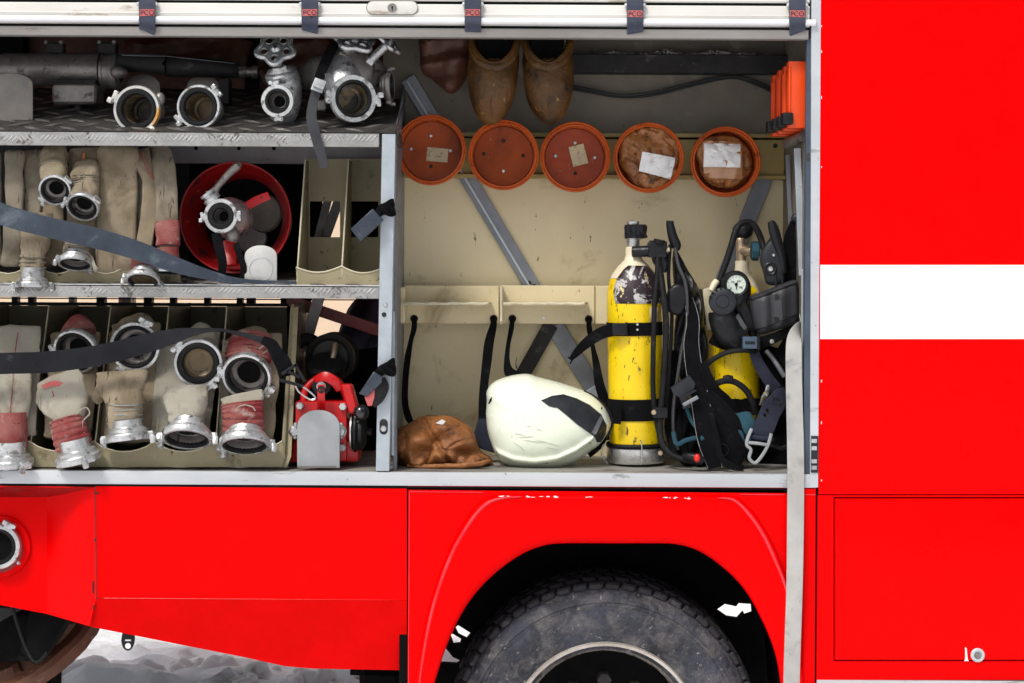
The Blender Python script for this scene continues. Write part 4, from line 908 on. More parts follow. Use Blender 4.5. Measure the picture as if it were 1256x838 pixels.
h = thing('fire_hose', 'canvas hose with an orange woven line and outward coupling on the middle shelf', 'fire hose', W(103,260,.1), GM)
fold(h, 104, 38, 184, 324, .12, .09, canvas, px1=98)
stripe(h, [(103,188,.102),(102,200,.098),(101,212,.07)], 3.2, mat('orange_yarn', (.65,.16,.02)))
hose_end(h, [(104,205,.1,17,10),(105,214,.06,17,13),(105,228,.04,15,14),(104,242,.03,15,15)], canvas)
wires(h, [(105,216,.05,16,14.5),(104,236,.04,15.4,15)], 7, canvas_g, .0018)
coupling(h, 101, 255, .0, 20.5, (-.05,-.80,-.60), 0, cast_w, claws=(28,160), br=.66, lipw=.87)
h = thing('fire_hose', 'wide canvas hose loop with downturned coupling and frayed white cord, middle shelf', 'fire hose', W(140,335,.1), GM)
fold(h, 146, 48, 186, 335, .10, .07, canvas, px1=142, t=.02); fold(h, 144, 48, 190, 333, .17, .13, canvas_g, px1=140)
stripe(h, [(122,190,.085),(120,250,.07),(119,325,.055)], .8, canvas_g)
hose_end(h, [(94,290,.06,16,8),(94,300,.05,15,11),(93,312,.04,15,14)], canvas); wires(h, [(94,299,.045,15,13),(94,309,.04,15,14)], 3, wire, .0014)
coupling(h, 92, 325, .0, 21, (0,-.40,-.92), 0, cast_w, claws=(150,-60), tail=.8, br=.72, lipw=.88)
for j in range(3):
    mb = MB(); pipe(mb, [(107,309,.02),(112+j,317,.0),(114+j*1.5,326,-.01),(117+j*1.6,334-j*2,-.01)], .7, n=5); obj('frayed_cord', mb, canvas_c, h)
h = thing('fire_hose', 'narrow twisted hose strip ending in a red bound coupling hooked over the middle shelf lip', 'fire hose', W(175,345,.1), GM)
mb = MB(); strap(mb, [(172,186,.16,24,.3),(176,200,.11,20,.5),(183,225,.09,17,.6),(183,260,.08,19,.3),(178,290,.06,20,0),(176,312,.05,19,0)], t=.008, nz=.003); obj('hose_strip', mb, canvas, h)
mb = MB(); strap(mb, [(170,186,.15,7),(172,230,.12,7),(168,290,.1,8)], t=.006); obj('hose_edge', mb, canvas_g, h)
for j in range(2): stripe(h, [(170+j*5,188,.10),(178+j*4,202,.085),(187+j*2,220,.085)], 1.3, redwrap)
binding(h, [(176,312,.045,15,11),(176,334,.02,16,14)], 5, redwrap)
coupling(h, 175, 346, -.015, 21, (.02,-.50,-.86), 0, cast_w, claws=(165,-30), tail=.8, br=.70, lipw=.88, borem=bore)
h = thing('fire_hose', 'tan hose band with a pink painted end beside the red tank on the middle shelf', 'fire hose', W(205,330,.1), GM)
mb = MB(); loft(mb, [(186,182,.20,8,5),(196,188,.14,14,5),(201,205,.10,14,5),(204,240,.09,14,5),(205,272,.08,14,6),(206,290,.08,13,9),(206,300,.07,13.5,11),(207,316,.07,12,11)], nz=.003, nf=18); obj('hose_band', mb, canvas_g, h)
binding(h, [(205,272,.075,14.5,8),(206,292,.065,14,12),(206,302,.06,14.5,12)], 2, redwrap, .05)
binding(h, [(206,303,.06,13,12),(207,318,.06,13,12)], 2, redwrap, .06)
coupling(h, 210, 335, .02, 21, (0,-.12,-1), 0, cast_w, claws=(0,170), tail=.7)
# ---- straps holding the hoses
mb = MB(); strap(mb, [(-120,225,-.02,27),(-40,240,-.03,27),(0,262,-.035,27),(60,279,-.040,26),(120,293,-.035,26),(170,308,-.035,24),(215,325,-.03,20),(255,337,-.01,13),(290,345,.02,9),(330,347.5,.04,7),(375,347.5,.05,5)], t=.0022, k=8)
tag(obj('rubber_strap', mb, bluew), 'wide blue grey rubber strap running down across the middle shelf hoses', 'strap')
s_ = thing('buckled_strap', 'black rubber strap across the bottom rack ending in a buckle with a wire hook', 'strap', W(345,440,.0))
mb = MB(); strap(mb, [(-120,452,-.02,27),(-60,449,-.03,27),(0,446,-.035,27),(60,444,-.04,27),(120,436,-.042,26),(170,424,-.042,25),(215,412,-.04,19,.3),(245,406,-.035,9,.7),(270,405,-.02,5,.9),(300,411,-.015,6,.6),(326,419,-.02,9,.2)], t=.0022, k=8); obj('webbing', mb, mat('black_rubber_strap', (.017,.018,.022), (.012,.0125,.015), 8, .75, bump=.4, bscale=90, stain=(.035,.035,.04), sth=.62, spec=.12), s_)
mb = MB(); strap(mb, [(322,417,-.02,10),(333,423,-.03,15),(340,436,-.03,16),(346,450,-.025,15),(349,462,-.02,14)], t=.003); strap(mb, [(338,426,-.02,8),(351,442,-.03,10),(357,460,-.02,10)], t=.003); obj('folded_end', mb, webb, s_)
for (a,b,c,d,e) in ((343,466,372,474,4),(346,459,364,447,4),(362,447,374,468,4),(352,455,368,463,4)):
    mb = MB(); sweep(mb, [W(a,b,-.03),W(c,d,-.03)], e*.5*sc(), .004, n=8, sq=5); obj('buckle_bar', mb, plastic, s_)
mb = MB(); pipe(mb, [(362,470,-.03),(374,476,-.03),(385,485,-.03),(386.5,489,-.03),(380,490,-.03),(366,480,-.03),(362,470,-.03)], 1.1, n=6, k=3); obj('wire_hook', mb, steel, s_)

# ---- top shelf
p = thing('foam_branch_pipe', 'long dull grey metal branch pipe lying at the back left of the top shelf', 'pipe', W(80,105,.3))
mb = MB(); lathe(mb, [(0,-.03),(.03,-.03),(.045,-.02),(.052,0),(.054,.16),(.055,.30),(.056,.315),(0,.315)], W(6,85,.34), X, n=36, wob=.002); 
mb.v = [Vector((v.x, v.y, v.z)) for v in mb.v]; obj('barrel', mb, cast_d, p)
mb = MB(); lathe(mb, [(.050,0),(.060,0),(.060,.008),(.057,.01),(.057,.03),(.060,.032),(.060,.052),(.05,.055),(.036,.06)], W(126,88,.34), X, n=36); obj('collar', mb, cast_d, p)
mb = MB(); loft(mb, [(138,86,.27,4,4),(142,88,.265,8,7),(148,89,.27,8,7),(154,90,.28,5,5)], n=14); obj('latch_knob', mb, cast_d, p)
mb = MB(); pipe(mb, [(146,76,.33,11),(200,80,.33,11),(201,80,.33,11)], n=20, k=2, sq=2.6); sweep(mb,[W(146,66,.30),W(200,68,.30)],.004,n=6); obj('black_sleeve', mb, darkm, p)
mb = MB(); pipe(mb, [(205,82,.35,12),(250,83,.36,12),(285,86,.38,10),(296,88,.39,7),(318,90,.40,7)], n=20, k=3); obj('nozzle_tube', mb, darkm, p)
mb = MB(); sweep(mb, [W(150,68,.30),W(202,69,.30),W(204,69,.31),W(288,78,.33)], .0016, n=6); obj('seam', mb, brace_m, p)
mb = MB(); lathe(mb, [(.012,0),(.02,0),(.02,.02),(.016,.022),(.016,.04),(.021,.042),(.021,.06),(.01,.062)], W(294,88,.38), X, n=24); obj('tip', mb, cast_d, p)
for x in (66,131):
    mb = MB(); pbox(mb, x-11,52,x+11,74,.33,.37,bev=.004); obj('clamp', mb, darkm, p)
    for s in (-1,1):
        mb = MB(); lathe(mb, [(0,.006),(.006,.006),(.008,0)], W(x+s*9,52,.33), -Y, n=8); obj('clamp_bolt', mb, cast_d, p)
bx = thing('metal_block', 'rounded dull metal foot block under the branch pipe on the top shelf', 'block', W(97,130,.3))
mb = MB(); c = W(96,117,.30); rbox(mb, c, (.146,.11,.068), bev=.018, seg=3); obj('block', mb, cast_d, bx)
mb = MB(); rbox(mb, W(97,103,.31), (.13,.09,.02), bev=.006, seg=2); obj('block_cap', mb, darkm, bx)
mb = MB(); lathe(mb, [(.012,0),(.012,.03),(.02,.032),(.02,.036),(0,.036)], W(96,128,.29), -Z, n=14); obj('foot_screw', mb, darkm, bx)
a_ = thing('hose_adapter', 'short metal adapter with an orange worn rim on the top shelf', 'adapter', W(167,158,.08), 'pair of loose metal adapters on the top shelf')
coupling(a_, 167, 134, .05, 29.5, (-.10,-1,-.02), 0, cast_o, claws=(152,-58), br=.60, tail=1.9, borem=bore, lipw=.87, bd=1.5)
for v in range(1):
    mb = MB(); ball(mb, W(196,122,.10), (7*sc(),7*sc(),9*sc()), n=12, m=8, nz=.002); obj('lug', mb, cast_d, a_)
a_ = thing('hose_adapter', 'short plain silver adapter on the top shelf, right of the orange worn one', 'adapter', W(243,158,.08), 'pair of loose metal adapters on the top shelf')
coupling(a_, 243, 131, .06, 27.5, (-.10,-1,0), 0, cast_w, claws=(40,214), br=.62, tail=1.9, borem=bore, lipw=.88, bd=1.5)
mb = MB(); pbox(mb, 268,96,281,128,.30,.36,bev=.004); obj('latch', mb, darkm, a_)
# hydrant valve with lobed handwheel
v_ = thing('hydrant_valve', 'silver metal valve with lobed handwheel and outlet ring on the top shelf', 'valve', W(343,148,.1))
mb = MB(); loft(mb, [(346,146,.16,14,18),(348,135,.15,19,22),(350,115,.15,20,22),(348,98,.15,20,21),(345,88,.15,19,19),(344,84,.15,16,16)], n=26, nz=.003); obj('body', mb, cast, v_)
ax = Vector((-.18,-.42,.88))
mb = MB(); lathe(mb, [(19.5*sc(.13),-.02),(20*sc(.13),0),(18*sc(.13),.006),(9*sc(.13),.010),(8*sc(.13),.02),(0,.02)], W(344,90,.13), ax, n=32); obj('bonnet', mb, cast, v_)
mb = MB(); lathe(mb, [(9.5*sc(.13),0),(9.5*sc(.13),.018),(7*sc(.13),.022),(4*sc(.13),.022),(4*sc(.13),.045),(0,.045)], W(344,88,.115), ax, n=6); obj('stem_nut', mb, steel, v_)
coupling(v_, 340, 124, .045, 20.5, (-.06,-1,-.05), 0, cast_w, claws=(100,-85), tail=1.6, br=.52, lipw=.76, bd=1.0)
def handwheel(parent, px, py, y, R, ax, spin=0, m=None):
    lob = lambda t: .88+.12*math.cos(5*t)
    o = W(px,py,y); R = R*sc(y); u, v, a = frame(ax, math.radians(spin))
    tr = lambda p: o+u*p.x+v*p.z-a*p.y
    mb = MB(); out = [Vector((R*lob(t)*math.cos(t),0,R*lob(t)*math.sin(t))) for t in [2*math.pi*k/80 for k in range(80)]]
    hl = []
    for k in range(5):
        t = 2*math.pi*k/5; c = Vector((R*.60*math.cos(t),0,R*.60*math.sin(t)))
        hl.append([c+Vector((R*.21*math.cos(s_*math.pi/8),0,R*.21*math.sin(s_*math.pi/8))) for s_ in range(16)])
    wplate(mb, out, -R*.05, R*.05, hl); mb.v = [tr(p) for p in mb.v]
    w_ = obj('handwheel', mb, m or cast, parent)
    mb = MB(); P = [tr(p) for p in out]; sweep(mb, P+[P[0],P[1]], R*.115, R*.13, n=10, ref=a, caps=False); obj('wheel_rim', mb, m or cast, w_)
    for h_ in hl:
        mb = MB(); P = [tr(p) for p in h_]; sweep(mb, P+[P[0],P[1]], R*.045, R*.075, n=8, ref=a, caps=False); obj('hole_rim', mb, m or cast, w_)
    mb = MB(); lathe(mb, [(0,R*.22),(R*.13,R*.22),(R*.2,R*.14),(R*.26,R*.04),(R*.24,-R*.2),(R*.12,-R*.3),(R*.12,-R*.9)], o, a, n=20); obj('wheel_hub', mb, m or cast, w_)
    return w_
handwheel(v_, 338, 60, .10, 24.5, (-.02,-.86,.5), -18, cast)
# three way divider
d_ = thing('dividing_breeching', 'large cast dividing valve with two handwheels and a wide mouth on the top shelf', 'valve', W(425,148,.1))
mb = MB(); loft(mb, [(375,96,.24,16,18),(392,92,.22,24,24),(412,92,.2,30,30),(432,92,.2,34,32),(452,96,.22,28,26),(470,104,.24,16,16)], n=28, nz=.004, wref=None, ref=-Y); obj('body', mb, cast_d, d_)
mb = MB(); loft(mb, [(424,112,.12,26,26),(420,98,.13,24,24),(418,82,.15,19,19),(422,66,.18,14,14)], n=26, nz=.002); obj('branch', mb, cast, d_)
mb = MB(); loft(mb, [(436,86,.17,17,17),(430,72,.17,15,15),(421,58,.17,9,9)], n=22); obj('bonnet', mb, cast_d, d_)
coupling(d_, 434, 121, .05, 29.5, (.36,-.93,-.02), 0, cast_w, claws=(0,178), tail=1.1, br=.62, lipw=.80, borem=bore, bd=1.0)
mb = MB(); pipe(mb, [(419,72,.15),(427,60,.13),(434,50,.12)], 6.5, n=14); lathe(mb, [(8*sc(.14),0),(9*sc(.14),.01),(9*sc(.14),.02),(7*sc(.14),.025)], W(419,72,.14), (.45,-.3,.8), n=6); obj('stem', mb, cast_d, d_)
handwheel(d_, 434, 50, .12, 26, (.25,-.55,.8), 10, cast)
mb = MB(); pipe(mb, [(451,80,.16),(460,69,.15),(474,55,.14)], 5.5, n=14); lathe(mb, [(8*sc(.14),0),(8*sc(.14),.02),(7*sc(.14),.025)], W(450,80,.16), (.6,-.2,.75), n=6); obj('stem', mb, cast, d_)
handwheel(d_, 476, 52, .14, 19, (.72,-.25,.7), 10, cast)
coupling(d_, 481, 106, .16, 19, (1,-.12,0), 0, cast_d, claws=(80,-95), tail=.7)
mb = MB(); pipe(mb, [(352,98,.22),(376,96,.24),(392,92,.24)], 12, n=18); obj('neck', mb, cast_d, d_)
for (x,y) in ((394,132),(418,142)):
    mb = MB(); pbox(mb, x-6,y-10,x+6,y+4,.17,.22,bev=.004); obj('foot', mb, cast_d, d_)
s_ = thing('buckled_strap', 'dark webbing strap with silver cam buckle hanging over the top shelf edge', 'strap', W(390,150,.0))
mb = MB(); strap(mb, [(412,52,.14,13),(404,66,.10,13),(396,84,.05,13),(389,102,.02,12)], t=.0016); obj('upper_webbing', mb, webb, s_)
mb = MB(); strap(mb, [(388,112,.015,12),(384,126,.01,12),(382,144,-.01,13),(386,162,-.018,13,.15),(391,180,-.012,12.5),(396,198,-.008,11.5),(397,206,-.008,10)], t=.0016); obj('hanging_webbing', mb, mat('dark_grey_webbing', (.05,.05,.06), (.038,.038,.045), 20, .75, weave=.5, bscale=220), s_)
mb = MB(); strap(mb, [(393.5,98,.01,15),(388,112,.0,15)], t=.004, k=1); bk = obj('buckle', mb, plateg, s_)
mb = MB(); strap(mb, [(391,104,-.006,15),(389.5,107.5,-.006,15)], t=.003, k=1); obj('buckle_bar', mb, steel, bk)
for s in (-3,3.5):
    mb = MB(); lathe(mb, [(0,.003),(1.4*sc(),.0025),(1.8*sc(),0)], W(395+s,91.5+s*.2,.04), -Y, n=10); obj('rivet', mb, steel, s_)
# dark leather bags at the back, top
for i,(ol,yc,lab) in enumerate((([(515,40),(577,40),(576,80),(567,104),(557,116),(546,112),(530,98),(516,84)],.34,'dark brown leather bag hanging left of the boots under the shutter'),
    ([(150,48),(300,46),(306,70),(298,92),(240,94),(170,88),(148,78)],.66,'dark red brown leather sheet folded behind the black nozzle tube'),
    ([(318,48),(398,46),(404,80),(396,108),(340,110),(318,92)],.66,'dark red brown leather sheet bundled behind the valve handwheel'),
    ([(440,48),(500,46),(500,86),(482,92),(450,90),(436,72)],.60,'dark red brown leather fold hanging behind the dividing valve'))):
    sh_ = Shell(ol, yc, .06, .04, p=2.6, disp=lambda x,y: .012*math.sin(x*.13+y*.05)+.01*math.sin(y*.22+x*.04)); mb = MB(); sh_.build(mb, nz=.006, nf=14); tag(obj('leather_bag', mb, leather_d), lab, 'leather bag')
# ---- boots
def boot(ol, x0, lab, side):
    t = thing('boot', lab, 'boot', W(x0,120,.3), 'pair of leather boots hanging toe down')
    cx = x0
    mb = MB(); loft(mb, [(cx,36,.28,28,24),(cx,58,.27,30,27),(cx,72,.255,31,27),(cx+side,88,.24,31,27),(cx+side,104,.235,30,26),(cx+side*1.5,120,.24,27.5,24),(cx+side*2,134,.25,22,20),(cx+side*2,144,.26,15,14),(cx+side*2,149,.27,6,7)], k=6, n=36, sq=2.15, nz=.003, nf=16); up = obj('upper', mb, bootl, t)
    # opening: collar ring with a dark inside
    o = W(cx, 58, .165); r = 23*sc(.17); ax = Vector((0,-1,.35))
    mb = MB(); P = []
    for k in range(41):
        a = math.radians(-215+250*k/40) if False else math.radians(180+180*k/40)
        P.append(W(cx+27*math.cos(math.radians(180-180*k/40)), 48+34*math.sin(math.radians(180*k/40))**.9, .205-.045*math.sin(math.radians(180*k/40))))
    sweep(mb, P, .014, .009, n=10, ref=-Y, nz=.003); sweep(mb, [p+Z*.016+Y*.0 for p in P[4:-4]], .010, .012, n=8, ref=-Y, nz=.002); obj('collar', mb, bootl, t)
    mb = MB(); lathe(mb, [(20*sc(.17),0),(19*sc(.17),-.012),(12*sc(.17),-.03),(0,-.04)], W(cx,52,.142), (0,-1,.15), n=30, ex=1.22); obj('opening', mb, black, t)
    mb = MB(); sweep(mb, [W(cx-30+60*k/16, 84+3*math.sin(k/16*math.pi), .245-.062*math.sin(math.pi*k/16)**.6) for k in range(17)], .0016, n=6, ref=-Y); obj('seam', mb, leather_d, t)
    mb = MB(); sweep(mb, [W(cx+side*1.5+1.2*math.sin(k*.4), 92+3.2*k, .174+.003*max(0,k-9)**1.25) for k in range(17)], .0012, n=6, ref=-Y); obj('toe_seam', mb, leather_d, t)
    for k,(yy,am) in enumerate(((93,4),(99,5),(106,3))):
        mb = MB(); sweep(mb, [W(cx+side-20+40*i/12, yy+am*math.sin(math.pi*i/12)+1.2*math.sin(i*1.3+k), .243-.066*math.sin(math.pi*(i+1.5)/15)**.7) for i in range(13)], [.0008+.0018*math.sin(math.pi*i/12) for i in range(13)], n=6, ref=-Y); obj('crease_fold', mb, bootl, t)
    return t
b_ = boot(None, 606, 'mustard brown leather boot hanging toe down over the second orange lid', -2)
b_ = boot(None, 672, 'mustard brown leather boot hanging toe down over the third orange lid, with white stitches', 1)
mb = MB()
for k in range(9): pipe(mb, [(692-.9*k,50+3.4*k,.176),(694-.9*k,51.6+3.4*k,.174)], .6, n=5, k=1)
tag(obj('stitches', mb, kraft, b_), kind='stuff')
# ---- five round orange lids
lids = [(528.5,184,43.5,'round orange brown plastic tub with a beige label and rivets, leftmost on the rail'),
        (617.5,190,43.5,'round orange brown plastic tub with bare riveted base, second from left on the rail'),
        (705.5,192.5,43.5,'round reddish plastic tub with a tilted aged label, middle of the rail'),
        (795.5,193.5,43.5,'round orange brown plastic tub filled by a bulging leather pouch with a tilted white label'),
        (890,198.5,43.5,'round orange brown tub at the right end of the rail, holding a labelled pouch')]
for i,(x,y,r,lab) in enumerate(lids):
    d = .33; s = sc(d); t = thing('plastic_tub', lab, 'plastic tub', W(x,y,.46), 'round orange tubs fixed in a row along the rail')
    ax = Vector((0,-1,.0)); R = r*s; o = W(x,y,d)
    mb = MB(); lathe(mb, [(R*.80,-.10),(R*.84,-.09),(R*.87,-.03),(R*.93,-.018),(R*.97,-.012),(R*1.0,-.004),(R*.995,.004),(R*.97,.007),(R*.945,.004),(R*.935,.001),(R*.925,.003),(R*.90,.0045),(R*.875,.001),(R*.865,-.010),(R*.85,-.066),(R*.845,-.07)], o, ax, n=72, wob=.0006); obj('rim', mb, terra, t)
    mb = MB(); lathe(mb, [(R*.85,-.066),(R*.83,-.063),(R*.80,-.064),(0,-.062)], o, ax, n=48); obj('base', mb, terra_in if i != 2 else mat('faded_red_plastic_base', (.36,.07,.026), (.22,.038,.016), 5, .36, stain=(.5,.2,.12), sth=.63, sscale=20, spec=.15, bump=.3), t)
    if i < 3:
        for (a,b) in ((0,-17),(24,1),(0,20),(-24,-1)):
            mb = MB(); lathe(mb, [(0,.003),(1.6*s,.0028),(2.3*s,0)], W(x+a,y+b,d+.062), -Y, n=12); obj('rivet', mb, cast if (a+b+i) % 2 else darkm, t)
    if i in (0,2):
        a = math.radians(5 if i == 0 else -14); cx, cy = (x+8,y+6) if i == 0 else (x+4,y-2)
        w2, h2 = (13,8.5) if i == 0 else (9.5,12.5)
        P = [(cx+p*math.cos(a)-q*math.sin(a), cy+p*math.sin(a)+q*math.cos(a)) for p,q in ((-w2,-h2),(w2,-h2),(w2,h2),(-w2,h2))]
        mb = MB(); plate(mb, P, d+.0595, d+.0615); obj('paper_label', mb, kraft, t)
# pouches in the last two
def pouch(ol, yc, hf, m, lab, lblpoly, c, disp, nzv, at, film=None):
    sh_ = Shell(ol, yc, hf, .03, p=2.4, c=c, disp=disp); mb = MB(); sh_.build(mb, rings=22, nz=nzv, nf=26, na=90)
    t = thing('leather_pouch', lab, 'leather pouch', W(at[0],at[1],yc), 'crumpled leather pouches in the orange tubs')
    obj('pouch', mb, m, t)
    mb = MB(); sh_.patch(mb, lblpoly, off=.013, thick=.001, cuts=3); obj('paper_label', mb, paper, t)
    if film: mb = MB(); sh_.patch(mb, film, off=.008, thick=.001, cuts=3); obj('label_sleeve', mb, mat('clear_brown_film', (.40,.20,.09), (.3,.13,.05), 20, .15, spec=.8, bump=.4, bscale=30), t)
pouch([(760,180),(766,164),(782,157),(800,156),(818,160),(831,176),(836,196),(828,218),(812,232),(796,235),(780,229),(768,214),(760,198)], .36, .045, leather_l,
      'crumpled brown leather pouch bulging from the fourth tub with a tilted white label', [(786,188),(827,195),(821,221),(782,211)], (797,195),
      lambda x,y: .012*math.sin((x*.6-y)*.16)*math.exp(-((y-172)/26)**2)-.012*crease(x, y, .05, 2)-.006*crease(x-y, y, .09, 5)+.004, .005, (797,235))
pouch([(850,190),(852,176),(862,170),(882,166),(902,170),(916,182),(921,200),(918,216),(904,228),(882,232),(866,224),(858,210),(856,200)], .37, .045, leather_l,
      'brown leather pouch tucked into the rightmost tub under an upright white label', [(862,177),(906,178),(905,207),(861,206)], (884,199),
      lambda x,y: -.011*crease(x, y, .045, 12)-.006*crease(x+y*.5, y, .09, 15)+.004, .005, (885,232), film=[(860,174),(908,175),(908,221),(862,219)])
# ---- orange cases at the right
G = 'orange cases racked at the upper right'
cs = [(967.5,990,75,157,.05,'bright orange plastic case with smooth broad side, outermost of the four'),
      (962,968.5,81,161,.11,'orange plastic case second from the right in the upper corner stack'),
      (955.5,961.5,86,164,.17,'orange plastic case third from the right in the upper corner stack'),
      (948.5,954.5,92,167,.23,'innermost orange plastic case of the upper corner stack')]
for i,(x0,x1,y0,y1,d,lab) in enumerate(cs):
    t = thing('orange_case', lab, 'orange case', W(x0,y1,d), G)
    mb = MB(); X0, X1 = W(x0,y0,d).x, W(989,y0,d).x; z0, z1 = W(978,y0,d).z, W(978,y1,d).z
    rbox(mb, Vector(((X0+X1)/2,d+.025,(z0+z1)/2)), (X1-X0,.044,z0-z1), bev=.003, seg=2); sh_ = obj('shell', mb, orange, t)
    mb = MB(); rbox(mb, Vector((X0+.004,d+.004,(z0+z1)/2+.01)), (.006,.012,(z0-z1)*.75), bev=.002); obj('rib', mb, orange, sh_)
    if i: mb = MB(); rbox(mb, Vector((X0-.001,d+.02,(z0+z1)/2-.005)), (.004,.02,(z0-z1)*.8), bev=.001); obj('rib', mb, orange, sh_)
    mb = MB(); rbox(mb, W(x0-2-(6 if i > 1 else 3)*0, y1-11, d-.004), (.034,.04,.038), bev=.007, seg=2); obj('corner_foot', mb, plastic, t)
# ---- red tank with nozzle
t = thing('foam_tank', 'round dark red metal drum lying on the middle shelf with open mouth', 'drum', W(289,335,.2))
R = 69*sc(.16); o = W(288.5,267,.16)
mb = MB(); lathe(mb, [(R*.72,-.30),(R*.80,-.28),(R*.97,-.02),(R,-.004),(R*.99,.003),(R*.965,.0),(R*.95,-.015),(R*.90,-.04),(R*.76,-.10),(R*.74,-.13),(R*.74,-.28)], o, -Y, n=80); obj('shell', mb, red_dark, t)
mb = MB(); lathe(mb, [(R*.75,-.19),(R*.70,-.20),(0,-.21)], o, -Y, n=48); obj('inner_base', mb, black, t)
for (x0,y0,x1,y1,wd) in ((330,240,296,258,10),(282,295,282,325,16),(272,328,312,330,7)):
    mb = MB(); strap(mb, [(x0,y0,.19,wd),((x0+x1)/2,(y0+y1)/2-2,.18,wd*1.1),(x1,y1,.16,wd)], t=.004); obj('inner_vane', mb, red_part, t)
mb = MB(); sweep(mb, [W(318,256,.29),W(318,256,.30)+Y*.0], 24*sc(.3), n=24) if False else lathe(mb, [(0,.012),(22*sc(.3),.01),(24*sc(.3),0),(0,-.01)], W(324,262,.33), (-.2,-1,.1), n=30); obj('inner_disc', mb, mat('worn_brown_grey_disc', (.16,.145,.12), (.10,.09,.08), 14, .6, bump=.3), t)
mb = MB(); lathe(mb, [(0,.01),(18*sc(.3),.008),(20*sc(.3),0),(0,-.01)], W(308,292,.33), (.1,-1,.2), n=30); obj('inner_disc', mb, plateb, t)
n_ = thing('nozzle_valve', 'small silver ball valve with grey lever pointing up, in front of the red drum', 'valve', W(273,290,.1))
mb = MB(); loft(mb, [(286,270,.18,22,20),(283,269,.14,24,22),(279,268,.10,22,20)], ref=Z, n=26); 
mb = MB(); lathe(mb, [(15*sc(.1),-.13),(25*sc(.1),-.11),(26*sc(.1),-.06),(22*sc(.1),-.04),(17*sc(.1),-.01)], W(274,267,.08), (-.12,-1,0), n=36); obj('body', mb, cast, n_)
coupling(n_, 270.5, 265, .05, 21.5, (-.10,-1,0), 0, cast_w, claws=(0,184), tail=1.2, br=.42, lipw=.78, bd=1.0)
mb = MB(); pipe(mb, [(258,241,.09,9),(262,237,.09,6),(268,228,.08,4),(280,214,.06,4.6),(291,204,.05,5.2),(292,203,.05,3)], n=14); obj('lever', mb, cast_d, n_)
mb = MB(); lathe(mb, [(11*sc(.1),0),(11*sc(.1),.014),(8*sc(.1),.018),(8*sc(.1),.024),(10*sc(.1),.026),(10*sc(.1),.034),(0,.036)], W(262,247,.08), (-.6,-.15,.75), n=26); obj('lever_boss', mb, cast, n_)
mb = MB(); loft(mb, [(282,280,.10,7,7),(285,288,.09,9,8),(284,296,.09,7,6)], n=16); obj('drain_boss', mb, cast_d, n_)
mb = MB(); strap(mb, [(265,286,.06,12),(269,305,.05,12),(273,322,.05,11),(272,336,.06,10)], t=.003); obj('hanging_strap', mb, webb, n_)
mb = MB(); strap(mb, [(289,299,.06,8),(295,316,.05,8),(299,330,.05,8),(297,345,.06,7)], t=.003); obj('hanging_strap', mb, webb, n_)
# ---- belt buckles tied to the post
def tied(x, y, lab, pal, flip, redtip=False):
    t = thing('strap_buckle', lab, 'buckle', W(x,y,0), 'buckles tied to the locker post')
    mb = MB(); plate(mb, pal, -.042, -.018, bev=.0035, seg=3); bk = obj('buckle_case', mb, mat('blue_grey_buckle_plastic', (.035,.045,.065), (.02,.028,.042), 10, .25, stain=(.12,.15,.2), sth=.6), t)
    cx = sum(p[0] for p in pal)/len(pal); cy = sum(p[1] for p in pal)/len(pal)
    if redtip:
        mb = MB(); plate(mb, [(447,487),(460,475),(459,488),(456,498),(451,498)], -.035,-.02,bev=.001); obj('release_button', mb, band, bk)
        mb = MB(); loft(mb, [(463,466,-.02,10,5),(466,476,-.02,11,6),(462,488,-.02,9,5),(456,497,-.02,5,3)], n=12, nz=.002); obj('buckle_side', mb, plastic, t)
    
    mb = MB(); sh2 = Shell([(x+a,y+b) for a,b in ((-8,2),(-2,-6),(6,-10),(16,-15),(17,-6),(18,6),(12,8),(4,6),(-4,9))], -.02, .018, .014, disp=lambda p,q: .006*math.sin((p-q)*.6)); sh2.build(mb, rings=10, nz=.003, nf=50, na=40); obj('knotted_webbing', mb, webb, t)
tied(467, 258, 'blue grey belt buckle tied to the post beside the small beige rack', [(429.5,281),(457,256),(470,270),(442,297)], 1)
tied(468, 454, 'blue buckle with red release tip tied to the post above the red valve block', [(440,483),(458,456),(469,462),(468,470),(450,487)], 1, True)
# ---- red pump / valve set
t = thing('red_valve_block', 'red cast valve block with bolts and lever bracket behind the grey round topped plate', 'valve block', W(390,572,.15))
mb = MB(); pbox(mb, 362,493,425,566,.10,.20,bev=.006,seg=2); bl = obj('block', mb, red_part, t)
mb = MB(); lathe(mb, [(27*sc(.1),0),(27*sc(.1),.012),(24*sc(.1),.016),(0,.016)], W(393,530,.10), -Y, n=40); obj('round_boss', mb, red_part, bl)
for (x,y) in ((368,498),(420.5,499),(420,549)):
    mb = MB(); lathe(mb, [(0,.012),(4*sc(),.012),(5*sc(),.006),(5.2*sc(),0)], W(x,y,.095), -Y, n=6); obj('bolt', mb, trimm, bl)
for (x,s) in ((362,-1),(418,1)):
    mb = MB(); lathe(mb, [(0,.02),(5*sc(),.02),(8*sc(),.012),(8*sc(),.0),(6*sc(),-.002),(6*sc(),-.03),(0,-.03)], W(x,529,.07), -Y, n=8); pbox(mb, x-3,519,x+3,539,.055,.08,bev=.004); obj('wing_nut', mb, cast, t)
mb = MB(); strap(mb, [(394,472,.06,9),(394,485,.06,9.5),(394,500,.08,10),(394,506,.09,12)], t=.006, k=3); br_ = obj('lever_bracket', mb, red_part, t)
mb = MB(); lathe(mb, [(2.4*sc(),0),(3.4*sc(),.001),(4.6*sc(),.001),(4.8*sc(),0)], W(394,478,.053), -Y, n=16); pbox(mb,392.6,474,395.4,481,.05,.054,bev=.001); obj('bracket_eye', mb, darkm, br_)
